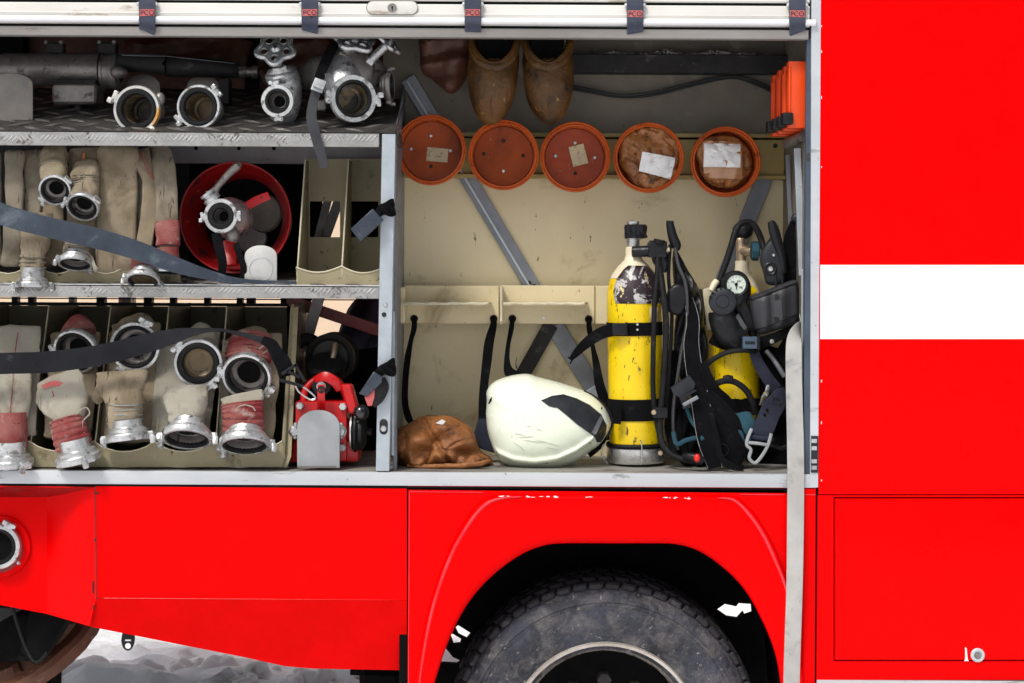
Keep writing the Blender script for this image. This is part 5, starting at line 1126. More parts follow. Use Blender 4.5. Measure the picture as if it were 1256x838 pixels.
mb = MB(); pipe(mb, [(372,500,.16),(374,480,.17),(385,467,.18),(400,462,.19),(415,468,.2),(424,485,.2),(430,505,.2)], 4.5, n=12); obj('yoke', mb, red_part, t)
mb = MB(); strap(mb, [(386,467,.14,8,.5),(398,462,.12,12,.3),(410,468,.12,12,.1),(417,478,.13,10)], t=.006); obj('yoke_shield', mb, red_part, t)
mb = MB(); pbox(mb, 422,472,436,508,.10,.16,bev=.006); r_ = obj('tool_box', mb, red_part, t)
for v in r_.data.vertices: v.co.x += (-(v.co.z+ORG[t.name].z)+W(429,490,.1).z)*.28
mb = MB(); lathe(mb, [(0,-.002),(11*sc(.2),0),(12*sc(.2),-.02),(10*sc(.2),-.06)], W(394,474,.13), -Y, n=24); obj('shaft_end', mb, plastic, t)
mb = MB(); lathe(mb, [(5*sc(),0),(6*sc(),.003),(0,.004)], W(394,474,.128), -Y, n=14); obj('shaft_cap', mb, steel, t)
mb = MB(); pbox(mb, 355,541,372,568,.12,.25,bev=.012,seg=2); obj('base_flange', mb, red_part, t)
mb = MB(); pbox(mb, 412,541,440,567,.12,.25,bev=.012,seg=2); obj('base_flange', mb, red_part, t)
mb = MB(); lathe(mb, [(13*sc(),0),(17*sc(),0),(18*sc(),.01),(18*sc(),.035),(14*sc(),.04),(14*sc(),.055),(10*sc(),.06)], W(424,530,.17), X, n=30); obj('outlet_flange', mb, red_part, t)
mb = MB(); lathe(mb, [(14*sc(),-.004),(23*sc(),0),(26*sc(),.006),(26*sc(),.012),(22*sc(),.02),(23*sc(),.03),(16*sc(),.04),(5*sc(),.044),(5*sc(),.058),(0,.06)], W(433,530,.14), X, n=40); obj('black_cap', mb, plastic, t)
mb = MB(); lathe(mb, [(15*sc(),0),(24.5*sc(),.0),(24.5*sc(),.004),(15*sc(),.006)], W(431,530,.14), X, n=40); obj('steel_ring', mb, steel, t)
mb = MB(); ball(mb, W(443,506,.08), 10*sc(.08), n=22, m=14); obj('ball_knob', mb, mat('glossy_black_knob', (.008,.008,.01), None, 10, .08, spec=.8), t)
mb = MB(); pipe(mb, [(438,515,.1),(436,528,.12)], 3.5, n=10, k=1); obj('knob_stem', mb, steel, t)
t = thing('black_hose_reel', 'dark round reel standing behind the red valve block with a steel pin', 'reel', W(404,500,.4))
mb = MB(); lathe(mb, [(26*sc(.33),.03),(30*sc(.33),.02),(31*sc(.33),0),(30*sc(.33),-.02),(22*sc(.33),-.03),(22*sc(.33),-.12),(31*sc(.33),-.14)], W(405,440,.33), -Y, n=44); lathe(mb,[(0,.012),(22*sc(.33),.01),(26*sc(.33),.03)], W(405,440,.33), -Y, n=44); obj('drum', mb, mat('dull_black_rubber', (.022,.02,.018), (.014,.013,.012), 10, .6, bump=.2), t)
mb = MB(); lathe(mb, [(18*sc(.3),0),(22*sc(.3),.01),(24*sc(.3),.03),(24*sc(.3),.05),(20*sc(.3),.06),(0,.06)], W(400,462,.28), Vector((0,-.5,.85)), n=30); obj('cap', mb, rubber, t)
mb = MB(); pipe(mb, [(411,422,.30),(410,431,.28),(408,440,.27)], 3.6, n=12); obj('steel_pin', mb, brass, t)
mb = MB(); pipe(mb, [(362,424,.42),(375,416,.42),(388,422,.42),(392,436,.42)], 8, n=12); obj('elbow', mb, darkm, t)
sh_ = Shell([(414,420),(418,398),(428,380),(440,366),(466,364),(470,400),(468,424),(440,430)], .9, .06, .05, disp=lambda x,y: .015*math.sin(x*.25+y*.1)); mb = MB(); sh_.build(mb, nz=.008, nf=12)
tag(obj('work_jacket', mb, navyc), 'dark navy blue cloth seen through the gap behind the red bar near the post', 'jacket')
# ---- leather bag on the floor
t = thing('leather_bag', 'slumped tan leather bag lying on the locker floor left of the helmet', 'leather bag', W(540,572,.2))
ol = [(481,560),(482,540),(488,528),(500,520),(512,514),(530,510),(550,511),(566,516),(580,528),(586,545),(590,555),(600,561),(600,571),(560,573),(500,572)]
def wr(x,y):
    return (-.013*crease(x+y*.4, y, .028, 3)-.003*crease(x, y*1.4, .07, 9)+.006*noise.noise(Vector((x*.05,y*.06,4)))+.022*math.exp(-((x-508)/14)**2-((y-535)/14)**2)+.012*math.sin((x*.5+y)*.20)+.010*math.sin((x-y*1.4)*.13)-.02*math.exp(-((x-524-(y-520)*.7)/4.5)**2)
            -.014*math.exp(-((y-548-(x-540)*.10)/3.5)**2)*(x > 515)+.006*math.sin(x*.5)*math.exp(-((y-560)/8)**2))
sh_ = Shell(ol, .20, .11, .09, p=2.6, disp=wr, c=(540,545)); mb = MB(); sh_.build(mb, rings=34, nz=.006, nf=17, na=150); obj('bag_body', mb, leather, t)
mb = MB(); sh_.patch(mb, [(536,516),(543,512),(548,514),(545,517)], off=.008); obj('paper_scrap', mb, paper, t)
mb = MB(); pts = [(500,571,.12,2),(520,572,.10,3),(560,571.5,.095,3.4),(588,569,.10,3.4),(600,566,.12,2)]; pipe(mb, pts, n=10, nz=.003, nf=40); obj('rolled_hem', mb, leather, t)
# ---- helmet
t = thing('fire_helmet', 'cream white fire helmet lying tilted on the locker floor with a dark grey side patch', 'helmet', W(668,577,.18))
ol = [(596,508),(597,492),(597,480),(605,469),(622,462),(645,458.5),(662,463),(692,471),(722,482),(739,496),(748,512),(749,522),(742,536),(734,546),(726,552),(712,563),(692,573),(670,578),(645,577.5),(625,572),(611,562),(604,548),(598,528)]
def hd(x,y):
    # bright brim ridge sweeping from lower left to the right, and the fainter crown line
    d = 0
    xs_ = [604,612,630,655,682,705,724,738]; ys_ = [546,553,559.5,562,558,548,535,520]
    for k in range(len(xs_)-1):
        if xs_[k] <= x <= xs_[k+1]:
            f = (x-xs_[k])/(xs_[k+1]-xs_[k]); yy = ys_[k]+(ys_[k+1]-ys_[k])*f
            q = y-yy
            d += (.012*math.exp(-(q/3.6)**2) - (.016*(1-math.exp(-max(0,q-2)/5)) if q > 2 else 0))*min(1,(x-603)/8,(739-x)/14)
    xs_ = [607,611,620,635,655,675]; ys_ = [533,520,508,498,490,486]
    for k in range(len(xs_)-1):
        if xs_[k] <= x <= xs_[k+1]:
            f = (x-xs_[k])/(xs_[k+1]-xs_[k]); yy = ys_[k]+(ys_[k+1]-ys_[k])*f; q = y-yy
            d += (.006*(1/(1+math.exp(-q/1.1)))-.003)*math.exp(-max(0,abs(q)-2)/10)*min(1,(x-607)/6,(675-x)/25)
        
    return d
hl = Shell(ol, .22, .135, .10, p=2.25, disp=hd, c=(668,520), k=6); mb = MB(); hl.build(mb, rings=60, na=260); obj('shell', mb, helm, t, smooth=50)
mb = MB(); hl.patch(mb, [(663,487.5),(676,482.5),(690,481),(706,486),(722,494),(736,506),(743,520),(742,531),(736,541),(731,540),(728,533),(722,528),(706,516),(692,504),(682,496),(677,495.5),(672,494)], off=.0015, thick=.002, cuts=4); pt = obj('side_patch', mb, plasticg, t, smooth=60)
mb = MB(); hl.patch(mb, [(735,507),(738,511),(729,529),(723,527)], off=.0042, thick=.0006, cuts=3); obj('patch_highlight_rib', mb, mat('mid_grey_plastic', (.14,.15,.165), None, 10, .35), pt)
mb = MB(); q = smooth([(716,480),(730,487),(743,499),(750.5,514),(750,524),(744,538)],6); sweep(mb, [W(x,y,.20) for x,y in q], .0035, n=8, ref=-Y); obj('rim_trim', mb, plastic, t)
mb = MB(); hl.patch(mb, [(599,494),(601,488),(604,484.5),(603,490),(600,494.5)], off=.001, thick=.001, cuts=1); obj('vent_slot', mb, black, t)
mb = MB(); q = smooth([(742,536),(734,548),(722,558)],4); sweep(mb, [W(x,y,.235) for x,y in q], .010, .03, n=8, ref=-Y); obj('inner_liner', mb, black, t)
scuff = mat('grey_scuff', (.42,.44,.38), (.60,.63,.53), 60, .6)
for (x,y,l_,a_) in ((637,528,7,.15),(645,531,9,-.1),(652,536,12,.12),(640,545,5,.8),(660,522,4,.3),(633,540,6,.5),(676,545,8,.2),(671,538,14,.25),(648,518,3,.1)):
    c_, s2 = math.cos(a_), math.sin(a_)
    mb = MB(); hl.patch(mb, [(x+c_*u_-s2*v_, y+s2*u_+c_*v_) for u_,v_ in ((-l_,0),(-l_*.4,-.45),(l_*.5,-.3),(l_,.1),(l_*.3,.5),(-l_*.5,.3))], off=.0012, thick=.0004, cuts=2); obj('scuff_mark', mb, scuff, t)
for (x,y) in ((737,499),(670,564),(722,540)):
    mb = MB(); hl.patch(mb, [(x-.9,y-.9),(x+.9,y-.9),(x+.9,y+.9),(x-.9,y+.9)], off=.0016, thick=.001, cuts=1); obj('rivet', mb, plastic, t)
# ---- hanging loops from the bracket holes
def hang(lab, pts, group='black straps hanging from the beige bracket', extra=None):
    t = thing('hanging_strap', lab, 'strap', W(pts[0][0],pts[0][1],pts[0][2]), group)
    mb = MB(); strap(mb, pts, t=.0018, k=7); obj('webbing', mb, webb, t)
    mb = MB(); lathe(mb, [(2.0*sc(.38),.002),(3.6*sc(.38),.005),(4.6*sc(.38),.002),(4.8*sc(.38),0)], W(pts[0][0],pts[0][1],.393), -Y, n=18); obj('eyelet', mb, rubber, t)
    if extra: extra(t)
hang('thin black strap hanging at the far left of the beige bracket, behind the leather bag', [(508,391,.385,6),(508,402,.37,7),(504,418,.37,6,.4),(500,440,.36,8,.2),(497,470,.35,8,0),(497,495,.33,8,0),(501,512,.28,9,0),(506,520,.24,6,0)])
def pad(t):
    mb = MB(); plate(mb, smooth([(589,503),(597,499),(604,515),(610,538),(613,556),(600,554),(588,550),(577,545),(583,526),(589,503)],3)[:-1], .245,.258, bev=.004); obj('strap_pad', mb, navy, t)
hang('broad black strap with a padded end hanging left of the helmet', [(605.5,391,.385,6),(605,400,.37,9),(600,420,.36,12),(597,445,.34,12,.15),(594,470,.30,11,.3),(593,490,.25,12,.1),(593,512,.243,13)], extra=pad)
hang('short black strap hanging behind the top of the helmet', [(628.5,391,.385,5),(627,404,.37,7,.5),(623,425,.37,6,.6),(622,445,.35,8,.3),(626,458,.30,14,0),(640,464,.27,14,0)])
hang('black strap hanging beside the first yellow cylinder', [(722,391.5,.385,6),(723,404,.375,7),(727,425,.37,6,.4),(731,445,.37,9,.2),(735,470,.36,12,0),(741,495,.34,13,0),(742,540,.32,12)])
# ---- cylinders
t = thing('air_cylinder', 'large upright yellow breathing air cylinder with black valve knob, dark torn sticker and strap', 'air cylinder', W(780,566,.25))
dC = .25; R = 33.5*sc(dC-.06); axc = (W(776,300,dC)-W(780,560,dC)).normalized(); o = W(780.5,553,dC); H = lambda py: (553-py)*sc(dC)
lathe_prof = [(0,-.005),(R*.85,-.002),(R*.97,.01),(R,.03),(R,H(385)),(R*1.01,H(372)),(R*.985,H(358)),(R*.92,H(347)),(R*.78,H(336)),(R*.55,H(326)),(R*.33,H(319)),(R*.27,H(315))]
mb = MB(); lathe(mb, lathe_prof[:8]+[(R*.87,H(341.5))], o, axc, n=64, wob=.0006); obj('tank', mb, yellow, t)
mb = MB(); lathe(mb, [(R*.86,H(341)),(R*.80,H(336.2)),(R*.565,H(326)),(R*.35,H(319)),(R*.29,H(314)),(R*.28,H(304)),(R*.24,H(303)),(0,H(303))], o, axc, n=64); obj('shoulder', mb, cream, t)
# sticker wrapped on the shoulder, facing out
mb = MB(); n_ = 14; uu, vv, aa = frame(axc); V = []; Fc = []
prf = [(1.008,385),(1.012,372),(.99,360),(.94,349),(.82,338),(.66,330.5)]
for i,(r,py) in enumerate(((1.012,372),(1.005,365),(.99,358),(.945,349),(.88,342),(.80,336),(.68,330.5),(.56,326))):
    wdt = [1.05,1.12,1.16,1.15,1.08,.98,.85,.70][i]
    for k in range(n_+1):
        a = -math.pi/2+.25+(k/n_-.5)*2*wdt + .03*math.sin(i*3+k)
        d = X*math.cos(a)+Y*math.sin(a); V.append(o+aa*H(py)+d*R*(r+.012))
for i in range(7):
    for k in range(n_): Fc.append((i*(n_+1)+k,i*(n_+1)+k+1,(i+1)*(n_+1)+k+1,(i+1)*(n_+1)+k))
mb.add(V, Fc); obj('torn_sticker', mb, worn_lbl, t, smooth=60, solid=.001)
mb = MB(); V = []; 
for i,py in enumerate((376,397)):
    for k in range(5): a = -math.pi/2+.52+k*.13; V.append(o+aa*H(py)+(X*math.cos(a)+Y*math.sin(a))*R*1.012)
mb.add(V, [(k,k+1,k+6,k+5) for k in range(4)]); obj('side_label', mb, kraft, t, smooth=60, solid=.0008)
mb = MB(); lathe(mb, [(R*.2,H(304)),(R*.25,H(302)),(R*.25,H(294)),(R*.34,H(293)),(R*.34,H(283)),(R*.22,H(281)),(R*.25,H(272)),(0,H(270))], o, axc, n=22); obj('valve_body', mb, steel, t)
mb = MB(); kn = o+aa*H(284); lathe(mb, [(0,0),(R*.42,0),(R*.46,.006),(R*.40,.012),(R*.44,.028),(R*.44,.040),(R*.36,.044),(0,.04)], W(779.5,292.5,dC-.005), aa, n=48, rfun=lambda a: 1-.10*(math.sin(3.5*a)**2)); obj('valve_knob', mb, plastic, t)
mb = MB(); lathe(mb, [(0,0),(R*.40,0),(R*.40,.044),(0,.04)], W(779.5,292.5,dC-.005), aa, n=10)
for x in range(6):
    a = x*math.pi/3+.3; rbox(mb, W(779.5,284,dC-.005)+(X*math.cos(a)+Y*math.sin(a))*R*.36, (.012,.012,.036), bev=.003)
obj('knob_grips', mb, plastic, t)
mb = MB(); pipe(mb, [(776,309,.22),(790,308.5,.21),(806,307,.20)], 7, n=14, k=2); obj('valve_arm', mb, plastic, t)
mb = MB(); pbox(mb, 796,297,818,316,.16,.24,bev=.006,seg=2); loft(mb, [(809,296,.2,9,9),(809,316,.2,10,10),(813,324,.2,8,8),(812,334,.2,5,5)], n=16); pbox(mb, 797,295,803,302,.17,.22,bev=.003); obj('pressure_reducer', mb, plastic, t)
mb = MB(); pipe(mb, [(808,299,.17,7),(809,294,.17,7)], n=16, k=1); obj('reducer_cap', mb, rubber, t)
mb = MB(); pipe(mb, [(814,308,.18,3),(821,306,.18,3.5)], n=10, k=1); obj('fitting', mb, brass, t)
mb = MB(); strap_y = dC-R-.004
def hoop(py, hpx, thick=.003, m=webb, nm='tank_strap', RR=None):
    mb = MB(); RR = RR or R; P = []
    hh = hpx*.5*sc(dC)
    lathe(mb, [(RR*1.005,-hh),(RR*1.005+thick,-hh),(RR*1.005+thick,hh),(RR*1.005,hh)], o+aa*H(py), aa, n=56); return obj(nm, mb, m, t, smooth=40)
hoop(403, 16); hoop(501, 26)
mb = MB(); strap(mb, [(700,441,.30,4),(706,434,.28,9),(718,422,.24,13),(735,410,.20,15),(750,405,.165,16),(762,404,.158,16)], t=.003, k=6); obj('strap_tail', mb, webb, t)
for (x0,y0,x1,y1) in ((706,436,697,439),(706,436,699,446)):
    mb = MB(); pipe(mb, [(x0,y0,.28),(x1,y1,.30)], 1, n=5, k=1); obj('frayed_thread', mb, webb, t)
mb = MB(); pbox(mb, 751,396.5,768,411,.145,.165,bev=.004,seg=2); obj('strap_buckle', mb, plastic, t)
mb = MB(); pbox(mb, 767,395.5,770,412,.148,.166,bev=.002); obj('buckle_edge', mb, plastic, t)
for y in (398,404.5):
    mb = MB(); lathe(mb, [(0,.004),(1.8*sc(),.003),(2.3*sc(),0)], W(781.5,y,.163), -Y, n=12); obj('rivet', mb, cast_w, t)
mb = MB(); strap(mb, [(757,495,.158,10),(757,508,.152,11),(756,520,.152,11)], t=.006); obj('strap_loop', mb, webb, t)
mb = MB(); lathe(mb, [(R*1.02,H(547)),(R*1.10,H(547)),(R*1.13,H(544.5)),(R*1.10,H(542)),(R*1.02,H(542))], o, aa, n=56); obj('boot_bead', mb, rubber, t)
mb = MB(); lathe(mb, [(0,H(566)),(R*1.06,H(566)),(R*1.10,H(563)),(R*1.08,H(548)),(R*1.02,H(547))], o, aa, n=56); obj('base_ring', mb, steel, t)
mb = MB(); pipe(mb, [(786.5,541.5,.145),(787.5,550,.14),(787.5,566,.14)], .9, n=6, k=2); obj('wire_tie', mb, steel, t)
mb = MB(); pipe(mb, [(741,545,.2),(738,552,.2),(739,562,.2),(745,568,.18)], 1.2, n=6); obj('wire_clip', mb, steel, t)
mb = MB(); pipe(mb, [(807,316,.17),(806,340,.16),(803,370,.15),(802,400,.14),(801,440,.14),(801,480,.15),(804,510,.15),(808,530,.14)], 3.3, n=10); obj('air_hose', mb, rubber, t)
mb = MB(); pipe(mb, [(807,314,.18),(811,340,.16),(815,372,.14),(817,400,.14),(815,450,.14),(812,490,.14),(809,520,.13),(811,541,.12),(821,556,.10),(836,563,.09),(852,566,.08)], 4.0, n=10, nz=.001); obj('air_hose', mb, rubber, t)
mb = MB(); pbox(mb, 801,500,819,513,.115,.15,bev=.004,seg=2); cl_ = obj('hose_clip', mb, plastic, t)
mb = MB(); lathe(mb, [(0,.004),(2.6*sc(),.003),(3.4*sc(),0)], W(802,506,.114), -Y, n=14); obj('clip_rivet', mb, brass, cl_)
mb = MB(); lathe(mb, [(0,.004),(2.6*sc(),.003),(3.4*sc(),0)], W(810,556,.115), -Y, n=14); obj('clip_rivet', mb, brass, cl_)
# ---- harness between the cylinders
t = thing('carrying_harness', 'black backplate harness with loose straps between the two yellow cylinders', 'harness', W(845,570,.2))
mb = MB(); pipe(mb, [(822,271,.2,4.5),(822,276,.2,5),(825,290,.2,6),(829,301,.2,6.5),(828,306,.2,5)], n=14, k=4); obj('handle', mb, plastic, t)
mb = MB(); sh_ = Shell([(824,300),(832,303),(838,322),(849,340),(858,358),(862,385),(866,410),(868,450),(850,470),(832,462),(826,420),(830,380),(826,345)], .24, .035, .03, p=3, disp=lambda x,y: .012*math.sin((x+y*.35)*.28)); sh_.build(mb, rings=16, nz=.003, nf=20, na=70); obj('backplate', mb, plastic, t)
mb = MB(); pipe(mb, [(828,304,.18),(832,325,.17),(840,345,.16),(843,370,.16),(842,400,.17),(836,430,.16),(830,470,.15),(826,500,.15),(826,530,.15),(832,552,.14)], 2.2, n=8); obj('tube', mb, mat('satin_dark_tube', (.05,.05,.055), None, 20, .3), t)
mb = MB(); pipe(mb, [(822,300,.19),(820,340,.2),(824,380,.2),(822,440,.19),(819,500,.18)], 2.4, n=8); obj('tube', mb, rubber, t)
mb = MB(); sh_ = Shell([(819,356),(829,348),(842,352),(844,366),(836,384),(826,386),(817,378)], .18, .02, .02, p=4); sh_.build(mb, na=40, rings=8); obj('side_pad', mb, plastic, t)
mb = MB(); strap(mb, [(838,352,.19,10),(846,372,.17,13),(850,395,.16,16),(848,420,.15,19),(851,450,.14,21),(857,480,.12,22),(862,510,.10,24),(869,545,.08,25),(877,574,.07,18)], t=.0018); ws = obj('long_webbing', mb, webb, t)
for s in (-1,1):
    q = smooth([(838,352,.19,10),(846,372,.17,13),(850,395,.16,16),(848,420,.15,19),(851,450,.14,21),(857,480,.12,22),(862,510,.10,24),(869,545,.08,25),(877,574,.07,18)],4)
    mb = MB(); sweep(mb, [W(p[0]+s*(p[3]*.5-.4),p[1],p[2]-.002) for p in q], .0011, n=5, ref=-Y); obj('seam', mb, webb_edge, ws)
mb = MB(); sh_ = Shell([(866,478),(878,482),(896,500),(912,522),(919,545),(913,562),(905,575),(896,571),(884,556),(872,520)], .12, .02, .01, p=4, disp=lambda x,y: .004*math.sin(x*.5-y*.3)); sh_.build(mb, nz=.002, nf=30, na=60); obj('hip_pad', mb, webb, t)
mb = MB(); lathe(mb, [(7*sc(),.001),(7.4*sc(),.0025),(8*sc(),.001)], W(886,552,.098), -Y, n=22); obj('pad_ring', mb, plasticg, t)
mb = MB(); strap(mb, [(869,500,.08,7),(878,530,.06,6),(884,560,.05,8),(898,572,.05,9),(912,574,.06,8)], t=.002); obj('folded_webbing', mb, webb, t)
mb = MB(); strap(mb, [(862,445,.13,12),(870,470,.12,15),(882,486,.13,17),(898,500,.15,16)], t=.003, nz=.003); obj('shoulder_webbing', mb, webb, t)
mb = MB(); plate(mb, [(823,476),(846,461),(853,470),(851,480),(842,488),(848,500),(838,502),(834,488),(826,484)], .09,.115,bev=.003); bk = obj('clip_buckle', mb, plasticg, t)
mb = MB(); sweep(mb, [W(838,497,.08),W(856,487,.08)], .006,.003, n=8, sq=4); obj('buckle_bar', mb, brace_m, bk)
mb = MB(); sweep(mb, [W(834,490,.08),W(854,479,.08)], .003,.003, n=8, sq=4); obj('buckle_bar', mb, plastic, bk)
mb = MB(); pipe(mb, [(842,500,.12),(848,516,.11),(858,530,.1),(862,540,.08)], 2.6, n=8); pipe(mb,[(826,530,.12),(830,545,.11),(842,540,.1),(856,538,.1),(866,548,.09)],3,n=8); obj('teal_cord', mb, tealw, t)
mb = MB(); loft(mb, [(822,430,.22,7,6),(824,480,.2,10,8),(828,530,.18,12,10),(834,560,.16,12,8)], n=14, nz=.004); obj('folded_strap_bundle', mb, webb, t)
mb = MB(); sh_ = Shell([(832,500),(846,496),(860,510),(866,540),(868,572),(838,570),(826,555),(824,530)], .2, .03, .03, p=3, disp=lambda x,y: .012*math.sin(x*.4+y*.13)); sh_.build(mb, nz=.003, nf=30, na=50); obj('strap_heap', mb, webb, t)
mb = MB(); loft(mb, [(838,559,.08,3,3),(846,560,.07,5,5),(856,563,.06,6,6),(862,566,.06,5,5)], n=14); obj('hose_plug', mb, plastic, t)
mb = MB(); ball(mb, W(855,562,.045), (4*sc(),.010,5.4*sc()), n=16, m=10); obj('red_button', mb, mat('red_button', (.8,.02,.01), None, 10, .35), t)
# ---- second cylinder
t = thing('air_cylinder', 'leaning yellow breathing air cylinder at the right, half hidden by gauge, pouch and black straps', 'air cylinder', W(905,560,.3))
pa, pb_ = W(897,510,.32), W(913,340,.34); aa = (pb_-pa).normalized(); R2 = 31*sc(.26); L2 = (pb_-pa).length
o2 = W(899,420,.31); pxm = sc(.31)
mb = MB(); P = [W(912,528,.30),W(908,522,.30),W(900,470,.31),W(899,420,.32),W(905,380,.33),W(909,358,.33)]
sweep(mb, [W(905,528,.30)]+[W(903,520,.30),W(901,490,.305),W(900,450,.31),W(901,410,.315),W(904,382,.32),W(906,366,.325)], [R2*.5,R2*.85,R2,R2,R2,R2*.98,R2*.93], n=44); obj('tank', mb, yellow, t)
sweep_pts = [(906,366,.325,.93),(907.5,352,.33,.76),(909,341,.335,.52),(910,333,.335,.30),(910,326,.335,.27),(910,320,.335,.27)]
mb = MB(); sweep(mb, [W(a,b,c) for a,b,c,d in sweep_pts], [R2*d for a,b,c,d in sweep_pts], n=40); obj('shoulder', mb, cream, t)
mb = MB(); strap(mb, [(917,358,.235,12,0),(926,354,.26,9,.5)], t=.0015, k=2); obj('yellow_patch', mb, yellow, t)
mb = MB(); pipe(mb, [(909,320,.33,6),(909,305,.33,6.5),(908,300,.33,5),(908,294,.33,6),(908,292,.33,5)], n=14, k=2); pipe(mb, [(909,309,.33,6),(917,308,.31,6.5),(922,308,.30,5)], n=14, k=2); obj('valve_body', mb, brass, t)
mb = MB(); lathe(mb, [(0,-.012),(11*sc(.3),-.012),(12*sc(.3),-.006),(12*sc(.3),.010),(8*sc(.3),.014),(0,.016)], W(926,308,.29), X, n=40, rfun=lambda a: 1-.08*abs(math.sin(4*a))); obj('valve_handwheel', mb, tealw, t)
mb = MB(); ball(mb, W(911,283,.34), (13*sc(.3),.03,11*sc(.3)), n=16, m=10); obj('valve_guard', mb, plastic, t)
mb = MB(); pipe(mb, [(878,356,.20,3.2),(884,340,.21,3.6),(892,318,.22,4),(898,298,.23,4),(903,282,.24,4),(910,274,.25,4),(920,273,.26,4),(928,281,.26,4),(934,295,.26,4),(937,306,.25,4)], n=12); obj('high_pressure_hose', mb, rubber, t)
mb = MB(); pipe(mb, [(872,357,.185,3.6),(876,349,.19,4.2),(879,345,.195,4)], n=14, k=3); obj('hose_ferrule', mb, cream, t)
# gauge
g = thing('pressure_gauge', 'round pressure gauge with pale dial in a black rubber housing beside the second cylinder', 'gauge', W(903,370,.2))
sh_ = Shell([(885,342),(893,334),(905,332),(914,337),(920,348),(920,362),(916,372),(922,385),(928,400),(926,408),(918,410),(912,400),(904,386),(896,374),(886,366),(883,352)], .205, .028, .02, p=4, c=(903,360)); mb = MB(); sh_.build(mb, rings=12, na=80); obj('rubber_housing', mb, rubber, g)
mb = MB(); lathe(mb, [(14.5*sc(.18),-.01),(15.5*sc(.18),.004),(14*sc(.18),.008),(12*sc(.18),.006),(11.4*sc(.18),.002)], W(903,349,.176), (-.05,-1,0), n=36); obj('bezel', mb, plastic, g)
mb = MB(); lathe(mb, [(11.6*sc(.18),0),(0,0)], W(903,349,.173), (-.05,-1,0), n=30); dl = obj('dial', mb, dial, g)
mb = MB()
for k in range(11):
    a = math.radians(215-25*k); c = W(903,349,.1715); d = X*math.cos(a)+Z*math.sin(a); sweep(mb, [c+d*8.2*sc(.18), c+d*10.4*sc(.18)], .0006, n=4)
tag(obj('dial_ticks', mb, black, dl), kind='stuff')
mb = MB(); c = W(903,349,.1705); sweep(mb, [c-Z*.016+X*.001, c, c+X*.006+Z*.012], [.0012,.0016,.0006], n=6); lathe(mb, [(0,.002),(.004,.002),(.005,0)], c, -Y, n=12); obj('needle', mb, black, dl)
for i,(tx,dx,dy) in enumerate((('0',-7,5),('100',-5,-3.4),('200',4,-4.4),('300',6.2,4))): text(dl, tx, 903+dx*.9, 349+dy*.9, .1712, 2.3, black)
mb = MB(); sh_ = Shell(circ(902,366,9,16,10,170)+[(893,361),(911,361)], .172, .004, .004, p=4); sh_.build(mb, na=30, rings=6); obj('dial_shade', mb, plastic, g)
mb = MB(); pipe(mb, [(921,404,.2,6),(924,414,.2,4.5),(930,430,.2,3)], n=12, k=3); obj('gauge_hose', mb, rubber, g)
# round black demand valve
v_ = thing('demand_valve', 'round dark grey demand valve hanging under the gauge hose', 'demand valve', W(887,385,.16))
mb = MB(); lathe(mb, [(15*sc(.16),-.05),(17*sc(.16),-.03),(17.2*sc(.16),-.005),(16.4*sc(.16),.003),(14*sc(.16),.007),(8.4*sc(.16),.009),(8*sc(.16),.0075),(7.4*sc(.16),.0095),(0,.011)], W(886.5,370,.15), (-.12,-1,-.02), n=48); obj('cap', mb, plasticg, v_)
for k in range(9):
    a = math.radians(200+20*k); mb = MB(); c = W(886.5,370,.15)+(X*math.cos(a)+Z*math.sin(a)*-1)*16.4*sc(.16); rbox(mb, c, (.006,.02,.006), bev=.002); obj('cap_grip', mb, plastic, v_)
mb = MB(); loft(mb, [(886,382,.19,17,14),(888,395,.19,18,16),(896,408,.19,20,14),(912,416,.19,18,10)], n=18, nz=.003); obj('valve_body', mb, plastic, v_)
mb = MB(); plate(mb, [(893,398),(906,384),(917,402),(914,406),(896,410)], .165,.19,bev=.004); obj('valve_flap', mb, mat('satin_grey_rubber', (.07,.08,.08), None, 10, .35), v_)
# pouch with grip
p_ = thing('belt_pouch', 'black leather look belt pouch open at the top at the right of the second cylinder', 'pouch', W(950,410,.2))
ol = [(918,364),(935,358),(955,350),(974,343),(977,350),(978,375),(976,396),(955,404),(934,410),(927,408),(922,390)]
sh_ = Shell(ol, .19, .05, .04, p=3.4, disp=lambda x,y: .004*math.sin((x-930)*.3)); mb = MB(); sh_.build(mb, rings=14, na=80); pb = obj('pouch_body', mb, mat('black_leather', (.022,.023,.028), (.03,.031,.036), 18, .48, bump=.3, bscale=80), p_)
mb = MB(); q = smooth([(918,365),(935,359),(955,351),(974,344)],4); sweep(mb, [sh_.pt(x,y+3,True,.003) for x,y in q], .004, .002, n=8, ref=-Y); sweep(mb, [sh_.pt(x*1.0+2,y+41,True,.003) for x,y in q], .003, .0016, n=8, ref=-Y); obj('binding', mb, plastic, pb)
mb = MB(); sh_.patch(mb, [(941,364),(954,360),(957,394),(944,398)], off=.002, thick=.002, cuts=2); obj('front_panel', mb, mat('black_leather_panel', (.035,.036,.042), (.028,.028,.033), 18, .5, bump=.3, bscale=80), pb)
for y in (366,394):
    mb = MB(); sh_.patch(mb, [(946,y-5),(951,y-6),(953,y),(948,y+2)], off=.0035, thick=.002, cuts=1); obj('snap', mb, plastic, pb)
h_ = thing('pistol_grip', 'dark plastic grip tool with a round steel screw standing in the black pouch', 'grip tool', W(948,350,.2))
ol = [(942,272),(948,270),(954,277),(959,295),(963,310),(962,330),(961,345),(952,350),(940,348),(936,334),(932,320),(934,308),(940,298),(945,290),(942,281)]
sh_ = Shell(ol, .20, .022, .02, p=3.2, c=(950,318)); mb = MB(); sh_.build(mb, rings=12, na=90); obj('grip_body', mb, plasticg, h_)
